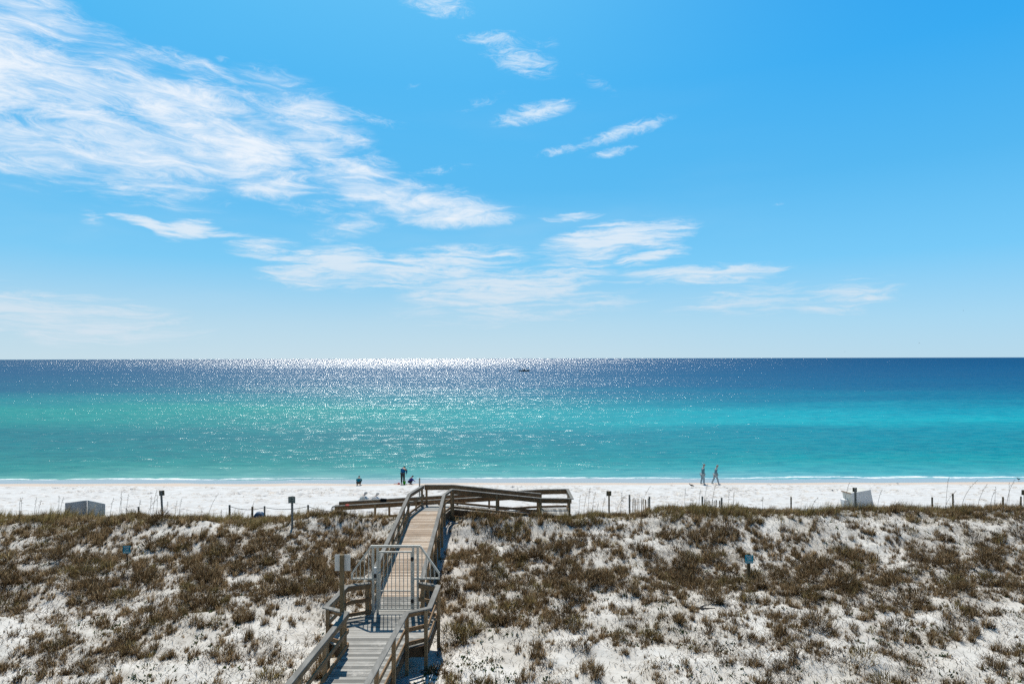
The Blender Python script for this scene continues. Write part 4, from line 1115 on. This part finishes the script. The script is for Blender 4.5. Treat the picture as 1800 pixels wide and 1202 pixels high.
# sparse olive tufts lower down, thicker beside the boardwalk
x, y = scatter(2600, 15, 31, lambda x, y: rng.random(len(x)) < density(x, y) * .25 * (1 + 1.6 * np.exp(-((x + 2.0) / 2.0) ** 2)))
tussocks(x, y, rng.integers(18, 50, len(x)), rng.uniform(.08, .25, len(x)), rng.uniform(.20, .42, len(x)), 'olive', .5, .1)
def flush(name, label, cat=None):
    off = 0; V, Q, T, C = [], [], [], []
    for v, q, t_, c in acc: V.append(v); Q.append(q + off); T.append(t_ + off); C.append(c); off += len(v)
    o = mesh_np(name, np.concatenate(V), [np.concatenate(Q), np.concatenate(T)], M['grass'], attr=np.concatenate(C))
    print(name, off // 5, 'blades'); acc.clear()
    tag(o, label, None, None, 'stuff'); return o
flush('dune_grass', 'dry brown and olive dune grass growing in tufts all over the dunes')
# litter: dead stems lying flat, dark runners
x, y = scatter(130000, 14.5, 36, lambda x, y: rng.random(len(x)) < (.12 + .75 * fbm(x * .7, y * .9, 3, 81) ** 2.2 * 2.4) * .55)
n = len(x); bz = ground(x, y) + .012
acc.append(blades(np.stack([x, y, bz], 1), rng.uniform(.06, .34, n), rng.uniform(0, 6.28, n), rng.uniform(1.15, 1.5, n), rng.uniform(.008, .022, n), palette('dark', n) * .9))
x, y = scatter(24000, 14.5, 36, lambda x, y: rng.random(len(x)) < fbm(x * .6, y * .6, 3, 85) ** 2 * 1.6)
n = len(x); bz = ground(x, y) - .01
acc.append(blades(np.stack([x, y, bz], 1), rng.uniform(.05, .18, n), rng.uniform(0, 6.28, n), rng.uniform(.1, .9, n), rng.uniform(.010, .026, n), palette('dark', n) * 1.5))
flush('plant_litter', 'dark dead stems and runners lying over the dune sand')
x, y = scatter(5000, 15, 34, lambda x, y: rng.random(len(x)) < sstep(.52, .66, fbm(x * .5 + 3, y * .6, 3, 91)) * .9)
n = len(x); k = 5; xr = np.repeat(x, k) + rng.normal(0, .06, n * k); yr = np.repeat(y, k) + rng.normal(0, .06, n * k)
acc.append(blades(np.stack([xr, yr, ground(xr, yr)], 1), rng.uniform(.05, .11, n * k), rng.uniform(0, 6.28, n * k), rng.uniform(.3, 1.2, n * k), rng.uniform(.03, .06, n * k), palette('green', n * k)))
flush('ground_creeper', 'low green creeping plants dotted over the dune sand')

# sea oats: tall single stalks that stand up against the white beach
def sea_oat(x, y, h, lean, a):
    z = gz(x, y); bm = bmesh.new(); P = []
    for t in np.linspace(0, 1, 7): P.append((math.cos(a) * lean * h * t ** 2, math.sin(a) * lean * h * t ** 2, h * t * (1 - .12 * lean * t)))
    tube(bm, P, [.010, .0095, .009, .008, .007, .006, .004], 5)
    o = link('sea_oat', bm, M['oat']); o.location = (x, y, z - .03)
    bm = bmesh.new()
    for k in range(9):
        t = .74 + .26 * k / 8; q = (math.cos(a) * lean * h * t * t, math.sin(a) * lean * h * t * t, h * t * (1 - .12 * lean * t)); aa = random.uniform(0, 6.28); L = random.uniform(.03, .08) * (1.15 - (t - .74) * 2)
        tip = (q[0] + math.cos(aa) * L, q[1] + math.sin(aa) * L, q[2] - random.uniform(0, .03))
        tube(bm, [q, tip], [.004, .010], 4)
    link('seed_head', bm, M['oat'], o)
    return tag(o, 'tall thin dry sea oat stalk standing up from the crest grass', 'sea oat', 'sea oat stalks along the dune crest')
M['oat'] = simple('sea_oat_straw', (.17, .14, .10), .9, .25, 8)
random.seed(21)
oats = [(33, 33.6), (36, 1), (60, 1), (66, 1), (103, 1.2), (104, 1.2), (115, .8), (193, 1), (208, 1.2), (212, 1.2), (221, 1.2), (243, .9), (258, 1), (263, 1.15), (268, 1.25), (275, 1.2), (293, .7), (307, .8), (314, .9), (365, 1.2), (388, .6), (411, .6), (440, .9),
        (1017, 1.1), (1025, 1.2), (1033, 1.25), (1040, 1.15), (1048, .8), (1058, .9), (1083, 1), (1090, 1.25), (1126, 1.2), (1203, .9), (1228, 1), (1237, 1.1), (1251, 1.2), (1280, .9), (1288, 1), (1340, .7), (1425, .9), (1483, 1.3), (1542, 1.0), (1660, 1.1), (1662, 1.4), (1690, 1.3), (1718, 1.4), (1740, 1), (1769, 1.3), (1773, 1.2), (1748, .9)]
for px, hm in oats:
    if hm > 5: hm = 1
    Y = random.uniform(32.6, 34.4); x = (px - 900) / F * Y
    sea_oat(x, Y, 1.22 * hm * random.uniform(.85, 1.12), random.uniform(.0, .18) if random.random() < .8 else random.uniform(.3, .5), random.uniform(-.6, .6))
